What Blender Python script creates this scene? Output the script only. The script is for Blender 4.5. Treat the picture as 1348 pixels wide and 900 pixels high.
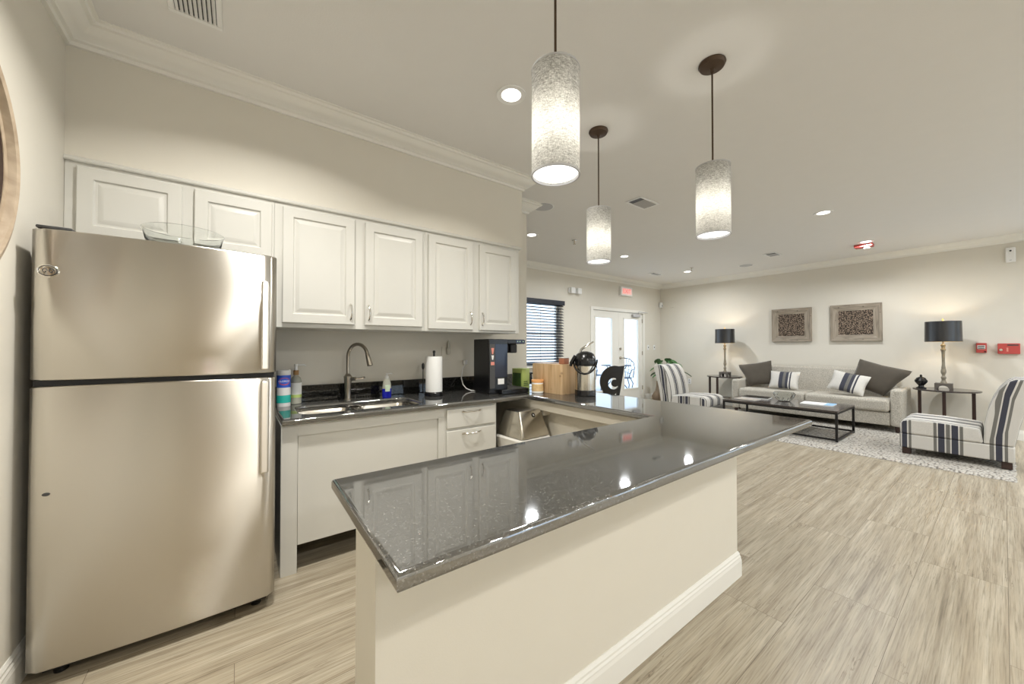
import bpy, bmesh, math, random
from mathutils import Vector, Matrix
random.seed(7)
PI = math.pi
for o in list(bpy.data.objects): bpy.data.objects.remove(o)
C = bpy.context.scene.collection

# ------------------------------------------------------------------ camera
SC = bpy.context.scene
CAMH = 1.25
cam = bpy.data.cameras.new('camera'); camo = bpy.data.objects.new('camera', cam); C.objects.link(camo)
cam.sensor_width = 36.0; cam.sensor_fit = 'HORIZONTAL'; cam.lens = 484.0/1348*36
cam.clip_start = 0.02; cam.clip_end = 200
_a = math.radians(53.24); _p = math.atan(6/484.)
_F = Vector((math.cos(_a)*math.cos(_p), math.sin(_a)*math.cos(_p), math.sin(_p)))
camo.location = (0, 0, CAMH)
camo.rotation_euler = _F.to_track_quat('-Z', 'Y').to_euler()
SC.camera = camo

# ------------------------------------------------------------------ world / exposure
w = bpy.data.worlds.new('world'); SC.world = w; w.use_nodes = True
bg = w.node_tree.nodes['Background']; bg.inputs[0].default_value = (0.74, 0.87, 1.0, 1); bg.inputs[1].default_value = 2.2
vs = SC.view_settings
vs.view_transform = 'Standard'; vs.look = 'None'; vs.exposure = 0.24; vs.gamma = 1.0; vs.use_curve_mapping = False
CAN_W = 18.5        # watts of each recessed ceiling light
KCAN_W = 9.0       # the two over the kitchen
PEND_W = 3.0        # watts of each pendant bulb
LAMP_W = 4.0       # watts of each table lamp bulb
WARM = (1.0, 0.97, 0.905)
COOL = (0.955, 0.98, 1.0)

# ------------------------------------------------------------------ helpers: materials
def nodes(name):
    m = bpy.data.materials.new(name); m.use_nodes = True
    nt = m.node_tree; b = nt.nodes['Principled BSDF']
    return m, nt, b
def lk(nt, a, b): nt.links.new(a, b)
def pbr(name, col, rough=0.5, metal=0.0, ior=1.5, bump=0.0, bscale=200.0, var=0.0, vscale=8.0, coat=0.0, emis=None, estr=0.0, alpha=1.0, stretch=(1,1,1)):
    m, nt, b = nodes(name)
    b.inputs['Base Color'].default_value = (*col, 1)
    b.inputs['Roughness'].default_value = rough
    b.inputs['Metallic'].default_value = metal
    b.inputs['IOR'].default_value = ior
    b.inputs['Coat Weight'].default_value = coat
    if emis:
        b.inputs['Emission Color'].default_value = (*emis, 1); b.inputs['Emission Strength'].default_value = estr
    tc = nt.nodes.new('ShaderNodeTexCoord'); mp = nt.nodes.new('ShaderNodeMapping'); mp.inputs['Scale'].default_value = stretch
    lk(nt, tc.outputs['Object'], mp.inputs[0])
    n2 = nt.nodes.new('ShaderNodeTexNoise'); n2.inputs['Scale'].default_value = vscale; n2.inputs['Detail'].default_value = 4
    lk(nt, mp.outputs[0], n2.inputs['Vector'])
    mx = nt.nodes.new('ShaderNodeMix'); mx.data_type = 'RGBA'
    v = max(var, 0.015)
    mx.inputs[6].default_value = (*[max(0, c*(1-v)) for c in col], 1); mx.inputs[7].default_value = (*[min(1, c*(1+v)) for c in col], 1)
    lk(nt, n2.outputs[0], mx.inputs[0]); lk(nt, mx.outputs[2], b.inputs['Base Color'])
    if bump > 0:
        n = nt.nodes.new('ShaderNodeTexNoise'); n.inputs['Scale'].default_value = bscale; n.inputs['Detail'].default_value = 3
        lk(nt, mp.outputs[0], n.inputs['Vector'])
        bp = nt.nodes.new('ShaderNodeBump'); bp.inputs['Strength'].default_value = bump; bp.inputs['Distance'].default_value = 0.004
        lk(nt, n.outputs[0], bp.inputs['Height']); lk(nt, bp.outputs[0], b.inputs['Normal'])
    return m
def ramp(nt, stops, interp='LINEAR'):
    r = nt.nodes.new('ShaderNodeValToRGB'); r.color_ramp.interpolation = interp
    el = r.color_ramp.elements
    while len(el) < len(stops): el.new(0.5)
    for e, (p, c) in zip(el, stops): e.position = p; e.color = (*c, 1)
    return r

M = {}
M['wall'] = pbr('wall_paint', (0.73, 0.695, 0.615), 0.7, bump=0.08, bscale=250)
M['ceiling'] = pbr('ceiling_paint', (0.80, 0.79, 0.77), 0.85, bump=0.12, bscale=120)
M['trim'] = pbr('trim_paint', (0.85, 0.835, 0.78), 0.35)
M['cabinet'] = pbr('cabinet_paint', (0.66, 0.65, 0.605), 0.32, bump=0.02, bscale=60)
M['panel'] = pbr('peninsula_paint', (0.74, 0.70, 0.61), 0.55, bump=0.06, bscale=200)
M['black'] = pbr('black_plastic', (0.007, 0.007, 0.008), 0.22)
M['matteblack'] = pbr('matte_black', (0.010, 0.010, 0.011), 0.6)
M['blackmetal'] = pbr('black_metal', (0.007, 0.006, 0.006), 0.45, ior=1.45)
M['darkgrey'] = pbr('dark_grey_enamel', (0.06, 0.06, 0.06), 0.45)
M['bronze'] = pbr('bronze', (0.085, 0.055, 0.035), 0.45, metal=0.6)
M['chrome'] = pbr('chrome', (0.72, 0.70, 0.66), 0.12, metal=1.0)
M['nickel'] = pbr('brushed_nickel', (0.46, 0.42, 0.36), 0.28, metal=1.0)
M['white'] = pbr('white_plastic', (0.86, 0.86, 0.85), 0.35)
M['whitemat'] = pbr('white_paper', (0.88, 0.88, 0.86), 0.8)
M['paper'] = pbr('paper_towel_sheet', (0.9, 0.9, 0.88), 0.9, bump=0.35, bscale=320)
M['red'] = pbr('red_plastic', (0.52, 0.075, 0.065), 0.4)
M['orange'] = pbr('orange_label', (0.85, 0.42, 0.16), 0.5)
M['green'] = pbr('lime_green_carton', (0.52, 0.66, 0.20), 0.45, var=0.1)
M['darkgreen'] = pbr('dark_green_print', (0.06, 0.13, 0.03), 0.5, var=0.4, vscale=40)
M['blue'] = pbr('blue_label', (0.03, 0.10, 0.55), 0.4)
M['teal'] = pbr('teal_label', (0.02, 0.42, 0.36), 0.4)
M['bluesoap'] = pbr('blue_soap', (0.01, 0.015, 0.35), 0.15)
M['kraft'] = pbr('kraft_brown', (0.35, 0.20, 0.08), 0.6)
M['brownred'] = pbr('brown_red_carton', (0.40, 0.17, 0.10), 0.55)
M['darkwood'] = pbr('dark_wood', (0.035, 0.016, 0.012), 0.35, var=0.3)
M['velvet'] = pbr('brown_velvet', (0.075, 0.062, 0.046), 0.8, bump=0.2, bscale=90, var=0.25, vscale=7)
M['velvet'].node_tree.nodes['Principled BSDF'].inputs['Sheen Weight'].default_value = 0.15
M['leaf'] = pbr('leaf_green', (0.035, 0.13, 0.03), 0.4, var=0.4, vscale=20)
M['terracotta'] = pbr('brown_pottery', (0.28, 0.20, 0.13), 0.6, var=0.3)
M['blind'] = pbr('dark_blind', (0.018, 0.022, 0.035), 0.4)
M['concrete'] = pbr('patio_concrete', (0.62, 0.66, 0.72), 0.8, var=0.05)
M['iron'] = pbr('wrought_iron', (0.05, 0.065, 0.10), 0.5)
M['antique'] = pbr('antique_grey_gold', (0.23, 0.205, 0.155), 0.45, var=0.45, vscale=30)
M['greywood'] = pbr('grey_driftwood', (0.11, 0.095, 0.08), 0.6, var=0.3, vscale=20)
M['gold'] = pbr('gold_lining', (0.75, 0.55, 0.22), 0.4, metal=0.8)
M['steelbin'] = pbr('stainless_bin', (0.62, 0.585, 0.52), 0.22, metal=1.0)
M['bag'] = pbr('white_bin_liner', (0.82, 0.80, 0.75), 0.4, bump=0.5, bscale=30)
M['tablewood'] = pbr('dark_espresso_top', (0.055, 0.045, 0.042), 0.16, ior=1.7, var=0.2, stretch=(1, 8, 1))
M['grille'] = pbr('grille_grey', (0.52, 0.52, 0.53), 0.6)
M['pink'] = pbr('pink_print', (0.75, 0.28, 0.22), 0.5)
M['lightblue'] = pbr('light_blue_cover', (0.30, 0.55, 0.85), 0.4)
M['magazine'] = pbr('magazine_cover', (0.55, 0.50, 0.45), 0.3, var=0.4, vscale=15)

def glass_mat(name, col=(1, 1, 1), refl=1.0):
    m = bpy.data.materials.new(name); m.use_nodes = True; nt = m.node_tree; nt.nodes.clear()
    out = nt.nodes.new('ShaderNodeOutputMaterial'); t = nt.nodes.new('ShaderNodeBsdfTransparent'); g = nt.nodes.new('ShaderNodeBsdfGlossy')
    g.inputs['Roughness'].default_value = 0.02; t.inputs[0].default_value = (*col, 1)
    lw = nt.nodes.new('ShaderNodeLayerWeight'); pw = nt.nodes.new('ShaderNodeMath'); pw.operation = 'POWER'; pw.inputs[1].default_value = 5; lk(nt, lw.outputs['Facing'], pw.inputs[0])
    f = nt.nodes.new('ShaderNodeMath'); f.operation = 'MULTIPLY_ADD'; f.inputs[1].default_value = 0.9; f.inputs[2].default_value = 0.04; lk(nt, pw.outputs[0], f.inputs[0]); x = nt.nodes.new('ShaderNodeMixShader')
    lk(nt, f.outputs[0], x.inputs[0]); lk(nt, t.outputs[0], x.inputs[1]); lk(nt, g.outputs[0], x.inputs[2]); lk(nt, x.outputs[0], out.inputs[0])
    return m
M['pane'] = glass_mat('window_glass', (0.96, 0.98, 1.0))
M['thinglass'] = glass_mat('clear_glass', (0.90, 0.93, 0.91))
m, nt, b = nodes('bowl_glass'); b.inputs['Base Color'].default_value = (0.96, 0.98, 0.97, 1); b.inputs['Transmission Weight'].default_value = 1; b.inputs['Roughness'].default_value = 0.02; b.inputs['IOR'].default_value = 1.45
M['glass'] = m

def emit(name, col, s):
    m = bpy.data.materials.new(name); m.use_nodes = True; nt = m.node_tree; nt.nodes.clear()
    out = nt.nodes.new('ShaderNodeOutputMaterial'); e = nt.nodes.new('ShaderNodeEmission'); e.inputs[0].default_value = (*col, 1); e.inputs[1].default_value = s
    lk(nt, e.outputs[0], out.inputs[0]); return m
M['canlens'] = emit('lit_lens', (1, 0.97, 0.90), 5.0)
M['pendlens'] = emit('pendant_diffuser_lit', (1, 0.98, 0.94), 1.6)

# floor: streaky wood-look planks that run along x
m, nt, b = nodes('plank_floor'); M['floor'] = m
tc = nt.nodes.new('ShaderNodeTexCoord')
br = nt.nodes.new('ShaderNodeTexBrick'); br.inputs['Scale'].default_value = 1.0; br.inputs['Brick Width'].default_value = 1.22; br.inputs['Row Height'].default_value = 0.305
br.inputs['Mortar Size'].default_value = 0.0012; br.inputs['Mortar Smooth'].default_value = 0.3; br.offset = 0.37
br.inputs['Color1'].default_value = (0.3, 0.3, 0.3, 1); br.inputs['Color2'].default_value = (0.7, 0.7, 0.7, 1); br.inputs['Mortar'].default_value = (0, 0, 0, 1); br.inputs['Bias'].default_value = 0.0
lk(nt, tc.outputs['Object'], br.inputs['Vector'])
def fl_noise(sx, sy, scale, det, off=None):
    mp = nt.nodes.new('ShaderNodeMapping'); mp.inputs['Scale'].default_value = (sx, sy, 1); lk(nt, tc.outputs['Object'], mp.inputs[0])
    va = nt.nodes.new('ShaderNodeVectorMath'); va.operation = 'MULTIPLY_ADD'; va.inputs[1].default_value = (7, 3, 5)
    lk(nt, br.outputs['Color'], va.inputs[0]); lk(nt, mp.outputs[0], va.inputs[2])
    n = nt.nodes.new('ShaderNodeTexNoise'); n.inputs['Scale'].default_value = scale; n.inputs['Detail'].default_value = det; n.inputs['Roughness'].default_value = 0.6; n.inputs['Distortion'].default_value = 0.35
    lk(nt, va.outputs[0], n.inputs['Vector']); return n
na = fl_noise(0.5, 12, 2.0, 6); nb = fl_noise(2.2, 85, 2.2, 7); ncr = fl_noise(0.6, 11, 2.4, 4)
ra = ramp(nt, [(0.28, (0.265, 0.22, 0.155)), (0.42, (0.36, 0.305, 0.222)), (0.56, (0.435, 0.38, 0.287)), (0.72, (0.54, 0.485, 0.385))])
lk(nt, na.outputs[0], ra.inputs[0])
rb = ramp(nt, [(0.32, (0.60, 0.58, 0.54)), (0.5, (0.98, 0.98, 0.98)), (0.72, (1.2, 1.19, 1.17))]); lk(nt, nb.outputs[0], rb.inputs[0])
mu = nt.nodes.new('ShaderNodeMix'); mu.data_type = 'RGBA'; mu.blend_type = 'MULTIPLY'; mu.inputs[0].default_value = 0.9
lk(nt, ra.outputs[0], mu.inputs[6]); lk(nt, rb.outputs[0], mu.inputs[7])
rc = ramp(nt, [(0.490, (1, 1, 1)), (0.4985, (0.30, 0.25, 0.19)), (0.507, (1, 1, 1))]); lk(nt, ncr.outputs[0], rc.inputs[0])
nm = nt.nodes.new('ShaderNodeTexNoise'); nm.inputs['Scale'].default_value = 1.7; lk(nt, tc.outputs['Object'], nm.inputs['Vector'])
rm = ramp(nt, [(0.52, (0, 0, 0)), (0.6, (0.8, 0.8, 0.8))]); lk(nt, nm.outputs[0], rm.inputs[0])
m2 = nt.nodes.new('ShaderNodeMix'); m2.data_type = 'RGBA'; m2.blend_type = 'MULTIPLY'
lk(nt, rm.outputs[0], m2.inputs[0]); lk(nt, mu.outputs[2], m2.inputs[6]); lk(nt, rc.outputs[0], m2.inputs[7])
m3 = nt.nodes.new('ShaderNodeMix'); m3.data_type = 'RGBA'; m3.inputs[7].default_value = (0.16, 0.125, 0.085, 1)
lk(nt, br.outputs['Fac'], m3.inputs[0]); lk(nt, m2.outputs[2], m3.inputs[6]); lk(nt, m3.outputs[2], b.inputs['Base Color'])
b.inputs['Roughness'].default_value = 0.33; b.inputs['IOR'].default_value = 1.45
bp = nt.nodes.new('ShaderNodeBump'); bp.inputs['Strength'].default_value = 0.12; bp.inputs['Distance'].default_value = 0.003
lk(nt, nb.outputs[0], bp.inputs['Height']); lk(nt, bp.outputs[0], b.inputs['Normal'])

# speckled polished granite
def granite(name, stops, ior):
    m, nt, b = nodes(name)
    tc = nt.nodes.new('ShaderNodeTexCoord')
    v = nt.nodes.new('ShaderNodeTexVoronoi'); v.inputs['Scale'].default_value = 330; lk(nt, tc.outputs['Object'], v.inputs['Vector'])
    n = nt.nodes.new('ShaderNodeTexNoise'); n.inputs['Scale'].default_value = 260; n.inputs['Detail'].default_value = 2; lk(nt, tc.outputs['Object'], n.inputs['Vector'])
    sp = nt.nodes.new('ShaderNodeSeparateColor'); lk(nt, v.outputs['Color'], sp.inputs[0])
    mx = nt.nodes.new('ShaderNodeMix'); mx.inputs[0].default_value = 0.5; lk(nt, sp.outputs[0], mx.inputs[2]); lk(nt, n.outputs[0], mx.inputs[3])
    r = ramp(nt, stops); lk(nt, mx.outputs[0], r.inputs[0]); lk(nt, r.outputs[0], b.inputs['Base Color'])
    b.inputs['Roughness'].default_value = 0.045; b.inputs['IOR'].default_value = ior
    return m
M['granite'] = granite('speckled_granite', [(0.24, (0.020, 0.020, 0.020)), (0.50, (0.036, 0.036, 0.034)), (0.66, (0.088, 0.088, 0.084)), (0.85, (0.19, 0.188, 0.178))], 3.2)
M['shadedgranite'] = granite('shaded_granite', [(0.22, (0.004, 0.004, 0.004)), (0.5, (0.010, 0.010, 0.010)), (0.70, (0.03, 0.03, 0.028)), (0.85, (0.09, 0.088, 0.08))], 1.6)  # worktop granite again, with the backsplash's shade painted into its colour

# brushed stainless
m, nt, b = nodes('brushed_stainless'); M['steel'] = m
b.inputs['Base Color'].default_value = (0.69, 0.655, 0.595, 1); b.inputs['Metallic'].default_value = 1; b.inputs['Roughness'].default_value = 0.33
b.inputs['Anisotropic'].default_value = 1.0
tg = nt.nodes.new('ShaderNodeTangent'); tg.direction_type = 'RADIAL'; tg.axis = 'Z'; lk(nt, tg.outputs[0], b.inputs['Tangent'])
b.inputs['Anisotropic Rotation'].default_value = 0.25

# translucent linen pendant shade
m = bpy.data.materials.new('linen_shade'); m.use_nodes = True; M['linen'] = m; nt = m.node_tree; nt.nodes.clear()
out = nt.nodes.new('ShaderNodeOutputMaterial'); d = nt.nodes.new('ShaderNodeBsdfDiffuse'); t = nt.nodes.new('ShaderNodeBsdfTranslucent'); x = nt.nodes.new('ShaderNodeMixShader')
tc = nt.nodes.new('ShaderNodeTexCoord')
def lin(sx, sz):
    mp = nt.nodes.new('ShaderNodeMapping'); mp.inputs['Scale'].default_value = (sx, sx, sz); lk(nt, tc.outputs['Object'], mp.inputs[0])
    n = nt.nodes.new('ShaderNodeTexNoise'); n.inputs['Scale'].default_value = 1; n.inputs['Detail'].default_value = 3; lk(nt, mp.outputs[0], n.inputs['Vector']); return n
l1 = lin(70, 520); l2 = lin(330, 160)
ad = nt.nodes.new('ShaderNodeMix'); ad.inputs[0].default_value = 0.4; lk(nt, l1.outputs[0], ad.inputs[2]); lk(nt, l2.outputs[0], ad.inputs[3])
r = ramp(nt, [(0.37, (0.30, 0.296, 0.275)), (0.5, (0.54, 0.532, 0.505)), (0.63, (0.79, 0.78, 0.75))]); lk(nt, ad.outputs[0], r.inputs[0])
lk(nt, r.outputs[0], d.inputs[0]); lk(nt, r.outputs[0], t.inputs[0]); x.inputs[0].default_value = 0.55
lk(nt, d.outputs[0], x.inputs[1]); lk(nt, t.outputs[0], x.inputs[2]); lk(nt, x.outputs[0], out.inputs[0])

# upholstery: stripes follow the per-corner float attribute "stripe" (metres across the cloth)
NAVY = (0.048, 0.05, 0.070); GREY = (0.17, 0.165, 0.15); CREAM = (0.64, 0.62, 0.58)
def stripe_mat(name, bands, period, base=CREAM):
    m, nt, b = nodes(name)
    at = nt.nodes.new('ShaderNodeAttribute'); at.attribute_name = 'stripe'
    md = nt.nodes.new('ShaderNodeMath'); md.operation = 'WRAP'; md.inputs[1].default_value = period; md.inputs[2].default_value = 0.0; lk(nt, at.outputs['Fac'], md.inputs[0])
    dv = nt.nodes.new('ShaderNodeMath'); dv.operation = 'DIVIDE'; dv.inputs[1].default_value = period; lk(nt, md.outputs[0], dv.inputs[0])
    st = [(0.0, base)]; s = 0
    for wd, c in bands:
        if s > 0 or c != base: st.append((s/period, c))
        s += wd
    st.append((min(0.999, s/period), base))
    if st[1][0] == 0.0: st = st[1:]
    r = ramp(nt, st, 'CONSTANT'); lk(nt, dv.outputs[0], r.inputs[0])
    tc = nt.nodes.new('ShaderNodeTexCoord'); n = nt.nodes.new('ShaderNodeTexNoise'); n.inputs['Scale'].default_value = 350; lk(nt, tc.outputs['Object'], n.inputs['Vector'])
    rr = ramp(nt, [(0.3, (0.78, 0.78, 0.78)), (0.7, (1.1, 1.1, 1.1))]); lk(nt, n.outputs[0], rr.inputs[0])
    mu = nt.nodes.new('ShaderNodeMix'); mu.data_type = 'RGBA'; mu.blend_type = 'MULTIPLY'; mu.inputs[0].default_value = 1
    lk(nt, r.outputs[0], mu.inputs[6]); lk(nt, rr.outputs[0], mu.inputs[7]); lk(nt, mu.outputs[2], b.inputs['Base Color'])
    b.inputs['Roughness'].default_value = 0.85
    bp = nt.nodes.new('ShaderNodeBump'); bp.inputs['Strength'].default_value = 0.2; bp.inputs['Distance'].default_value = 0.002; lk(nt, n.outputs[0], bp.inputs['Height']); lk(nt, bp.outputs[0], b.inputs['Normal'])
    return m
W_ = CREAM
GA = [(.024, GREY), (.010, W_), (.046, NAVY), (.010, W_), (.028, GREY), (.010, W_), (.046, NAVY), (.012, W_), (.022, GREY)]
GB = [(.026, GREY), (.010, W_), (.042, NAVY), (.012, W_), (.022, GREY)]
M['stripe'] = stripe_mat('striped_upholstery', GB + [(.165, W_)] + GA + [(.17, W_)], 0.655)
M['stripeacross'] = stripe_mat('striped_upholstery_across', GB + [(.13, W_)] + GB + [(.13, W_)], 0.484)
M['pillowstripe'] = stripe_mat('striped_pillow_cloth', [(.145, W_), (.018, NAVY), (.008, W_), (.042, NAVY), (.012, GREY), (.008, W_), (.012, GREY), (.045, NAVY), (.008, W_), (.016, NAVY)], 5.0, (0.72, 0.70, 0.65))

# sofa tweed, rug, pebble art, wood
def fabric(name, c1, c2, scale, bump=0.4):
    m, nt, b = nodes(name)
    tc = nt.nodes.new('ShaderNodeTexCoord'); n = nt.nodes.new('ShaderNodeTexNoise'); n.inputs['Scale'].default_value = scale; n.inputs['Detail'].default_value = 2; lk(nt, tc.outputs['Object'], n.inputs['Vector'])
    r = ramp(nt, [(0.35, c1), (0.65, c2)]); lk(nt, n.outputs[0], r.inputs[0]); lk(nt, r.outputs[0], b.inputs['Base Color']); b.inputs['Roughness'].default_value = 0.9
    bp = nt.nodes.new('ShaderNodeBump'); bp.inputs['Strength'].default_value = bump; bp.inputs['Distance'].default_value = 0.003; lk(nt, n.outputs[0], bp.inputs['Height']); lk(nt, bp.outputs[0], b.inputs['Normal'])
    return m
M['tweed'] = fabric('oatmeal_tweed', (0.33, 0.305, 0.255), (0.62, 0.585, 0.515), 130)
m, nt, b = nodes('braided_wool_rug'); M['rug'] = m
tc = nt.nodes.new('ShaderNodeTexCoord'); v = nt.nodes.new('ShaderNodeTexVoronoi'); mp = nt.nodes.new('ShaderNodeMapping'); mp.inputs['Scale'].default_value = (22, 46, 22)
mp.inputs['Rotation'].default_value = (0, 0, 0.35); lk(nt, tc.outputs['Object'], mp.inputs[0]); lk(nt, mp.outputs[0], v.inputs['Vector']); v.inputs['Scale'].default_value = 1; v.inputs['Randomness'].default_value = 0.7
r = ramp(nt, [(0.0, (0.56, 0.525, 0.47)), (0.45, (0.47, 0.44, 0.39)), (0.8, (0.17, 0.155, 0.135))]); lk(nt, v.outputs['Distance'], r.inputs[0]); lk(nt, r.outputs[0], b.inputs['Base Color']); b.inputs['Roughness'].default_value = 0.95
bp = nt.nodes.new('ShaderNodeBump'); bp.invert = True; bp.inputs['Strength'].default_value = 0.9; bp.inputs['Distance'].default_value = 0.012; lk(nt, v.outputs['Distance'], bp.inputs['Height']); lk(nt, bp.outputs[0], b.inputs['Normal'])
m, nt, b = nodes('cut_branch_mosaic'); M['mosaic'] = m
tc = nt.nodes.new('ShaderNodeTexCoord'); v = nt.nodes.new('ShaderNodeTexVoronoi'); v.inputs['Scale'].default_value = 62; lk(nt, tc.outputs['Object'], v.inputs['Vector'])
r = ramp(nt, [(0.0, (0.42, 0.33, 0.25)), (0.38, (0.26, 0.19, 0.135)), (0.55, (0.035, 0.024, 0.016))]); lk(nt, v.outputs['Distance'], r.inputs[0]); lk(nt, r.outputs[0], b.inputs['Base Color']); b.inputs['Roughness'].default_value = 0.7
bp = nt.nodes.new('ShaderNodeBump'); bp.invert = True; bp.inputs['Strength'].default_value = 0.8; bp.inputs['Distance'].default_value = 0.006; lk(nt, v.outputs['Distance'], bp.inputs['Height']); lk(nt, bp.outputs[0], b.inputs['Normal'])
def wood(name, c1, c2, sc=(2, 2, 30), scale=2.0, knots=False):
    m, nt, b = nodes(name)
    tc = nt.nodes.new('ShaderNodeTexCoord'); mp = nt.nodes.new('ShaderNodeMapping'); mp.inputs['Scale'].default_value = sc; lk(nt, tc.outputs['Object'], mp.inputs[0])
    n = nt.nodes.new('ShaderNodeTexNoise'); n.inputs['Scale'].default_value = scale; n.inputs['Detail'].default_value = 5; n.inputs['Distortion'].default_value = 0.8; lk(nt, mp.outputs[0], n.inputs['Vector'])
    r = ramp(nt, [(0.3, c1), (0.7, c2)]); lk(nt, n.outputs[0], r.inputs[0]); o = r.outputs[0]
    if knots:
        v = nt.nodes.new('ShaderNodeTexVoronoi'); v.inputs['Scale'].default_value = 11; lk(nt, tc.outputs['Object'], v.inputs['Vector'])
        k = ramp(nt, [(0.05, (0.12, 0.08, 0.05)), (0.16, (1, 1, 1))]); lk(nt, v.outputs['Distance'], k.inputs[0])
        mu = nt.nodes.new('ShaderNodeMix'); mu.data_type = 'RGBA'; mu.blend_type = 'MULTIPLY'; mu.inputs[0].default_value = 0.8; lk(nt, o, mu.inputs[6]); lk(nt, k.outputs[0], mu.inputs[7]); o = mu.outputs[2]
    lk(nt, o, b.inputs['Base Color']); b.inputs['Roughness'].default_value = 0.55
    return m
M['pine'] = wood('light_pine', (0.50, 0.32, 0.16), (0.68, 0.49, 0.29), (14, 14, 1.2), 2.0, True)
M['barn'] = wood('weathered_barnwood', (0.20, 0.165, 0.125), (0.42, 0.36, 0.285), (6, 3, 20), 1.5, True)
M['barnv'] = wood('weathered_barnwood_upright', (0.20, 0.165, 0.125), (0.42, 0.36, 0.285), (6, 30, 2), 1.5, True)
M['mirrorwood'] = wood('brown_oak_ring', (0.34, 0.26, 0.18), (0.52, 0.42, 0.31), (5, 5, 5), 3.0)
m, nt, b = nodes('mirror_silver'); b.inputs['Base Color'].default_value = (0.9, 0.9, 0.9, 1); b.inputs['Metallic'].default_value = 1; b.inputs['Roughness'].default_value = 0.02; M['mirror'] = m

# ------------------------------------------------------------------ helpers: geometry
WLOC = {}
def root(name, loc, label, cat, group=None):
    o = bpy.data.objects.new(name, None); o.empty_display_size = 0.05; C.objects.link(o); o.location = loc
    WLOC[o.name] = Vector(loc); o['label'] = label; o['category'] = cat
    if group: o['group'] = group
    return o
def sroot(name, loc):
    o = bpy.data.objects.new(name, None); o.empty_display_size = 0.05; C.objects.link(o); o.location = loc
    WLOC[o.name] = Vector(loc); o['kind'] = 'structure'; return o
def mk(name, bm, mat, parent=None, smooth=35, flat=True, label=None, kind=None, cat=None, group=None, recalc=True):
    if recalc: bmesh.ops.recalc_face_normals(bm, faces=bm.faces[:])
    off = WLOC[parent.name] if parent else Vector((0, 0, 0))
    if off.length: bmesh.ops.translate(bm, verts=bm.verts[:], vec=-off)
    me = bpy.data.meshes.new(name); bm.to_mesh(me); bm.free()
    if smooth:
        for p in me.polygons: p.use_smooth = True
        try: me.set_sharp_from_angle(angle=math.radians(smooth))
        except Exception: pass
        if flat:
            for p in me.polygons:
                n_ = p.normal
                if max(abs(n_.x), abs(n_.y), abs(n_.z)) > 0.9999 and p.area > 0.001: p.use_smooth = False
    if mat: me.materials.append(M[mat] if isinstance(mat, str) else mat)
    o = bpy.data.objects.new(name, me); C.objects.link(o)
    if parent: o.parent = parent
    WLOC[o.name] = off.copy()
    if label: o['label'] = label
    if kind: o['kind'] = kind
    if cat: o['category'] = cat
    if group: o['group'] = group
    return o
def struct(name, bm, mat, parent=None, smooth=35): return mk(name, bm, mat, parent, smooth, kind='structure')
def NB(): return bmesh.new()
def box(bm, x0, x1, y0, y1, z0, z1, bev=0.0, seg=2, mat=None):
    r = bmesh.ops.create_cube(bm, size=1.0); vs_ = r['verts']
    for v in vs_:
        v.co = Vector(((x0+x1)/2 + v.co.x*(x1-x0), (y0+y1)/2 + v.co.y*(y1-y0), (z0+z1)/2 + v.co.z*(z1-z0)))
    if mat is not None: bmesh.ops.transform(bm, matrix=mat, verts=vs_)
    if bev > 0:
        es = list({e for v in vs_ for e in v.link_edges})
        bmesh.ops.bevel(bm, geom=es, offset=bev, segments=seg, profile=0.5, affect='EDGES', clamp_overlap=True)
def bx(x0, x1, y0, y1, z0, z1, bev=0.0, seg=2):
    bm = NB(); box(bm, x0, x1, y0, y1, z0, z1, bev, seg); return bm
def lathe(bm, prof, c=(0, 0, 0), seg=28, axis='Z', sx=1.0, sy=1.0, cap=True):
    rings = []; c = Vector(c)
    for r, z in prof:
        ring = []
        for k in range(seg):
            t = 2*PI*k/seg; x, y = r*math.cos(t)*sx, r*math.sin(t)*sy
            p = {'Z': Vector((x, y, z)), 'X': Vector((z, x, y)), 'Y': Vector((x, z, y))}[axis]
            ring.append(bm.verts.new(c + p))
        rings.append(ring)
    for i in range(len(rings)-1):
        for k in range(seg):
            bm.faces.new((rings[i][k], rings[i][(k+1) % seg], rings[i+1][(k+1) % seg], rings[i+1][k]))
    if cap:
        bm.faces.new(rings[0][::-1]); bm.faces.new(rings[-1])
def cyl(bm, c, r, h, seg=24, axis='Z', r2=None): lathe(bm, [(r, 0), (r if r2 is None else r2, h)], c, seg, axis)
def tube(bm, pts, r, seg=10, closed=False, flat=1.0):
    pts = [Vector(p) for p in pts]; n = len(pts); rings = []; up = None
    for i, p in enumerate(pts):
        a = pts[i-1] if (i > 0 or closed) else p; b_ = pts[(i+1) % n] if (i < n-1 or closed) else p
        t = (b_-a).normalized()
        if up is None:
            up = Vector((0, 0, 1)) if abs(t.z) < 0.9 else Vector((1, 0, 0))
        s = t.cross(up)
        if s.length < 1e-4: s = t.cross(Vector((0.3, 1, 0.2)))
        s.normalize(); up = s.cross(t).normalized()
        rr = r[i] if isinstance(r, (list, tuple)) else r
        rings.append([bm.verts.new(p + s*math.cos(2*PI*k/seg)*rr + up*math.sin(2*PI*k/seg)*rr*flat) for k in range(seg)])
    m_ = n if closed else n-1
    for i in range(m_):
        A, B_ = rings[i], rings[(i+1) % n]
        for k in range(seg): bm.faces.new((A[k], A[(k+1) % seg], B_[(k+1) % seg], B_[k]))
    if not closed: bm.faces.new(rings[0][::-1]); bm.faces.new(rings[-1])
def arc(c, r, a0, a1, n, plane='XZ'):
    out = []
    for i in range(n+1):
        t = math.radians(a0 + (a1-a0)*i/n); u, v = r*math.cos(t), r*math.sin(t); c_ = Vector(c)
        out.append(c_ + {'XZ': Vector((u, 0, v)), 'YZ': Vector((0, u, v)), 'XY': Vector((u, v, 0))}[plane])
    return out
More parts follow.
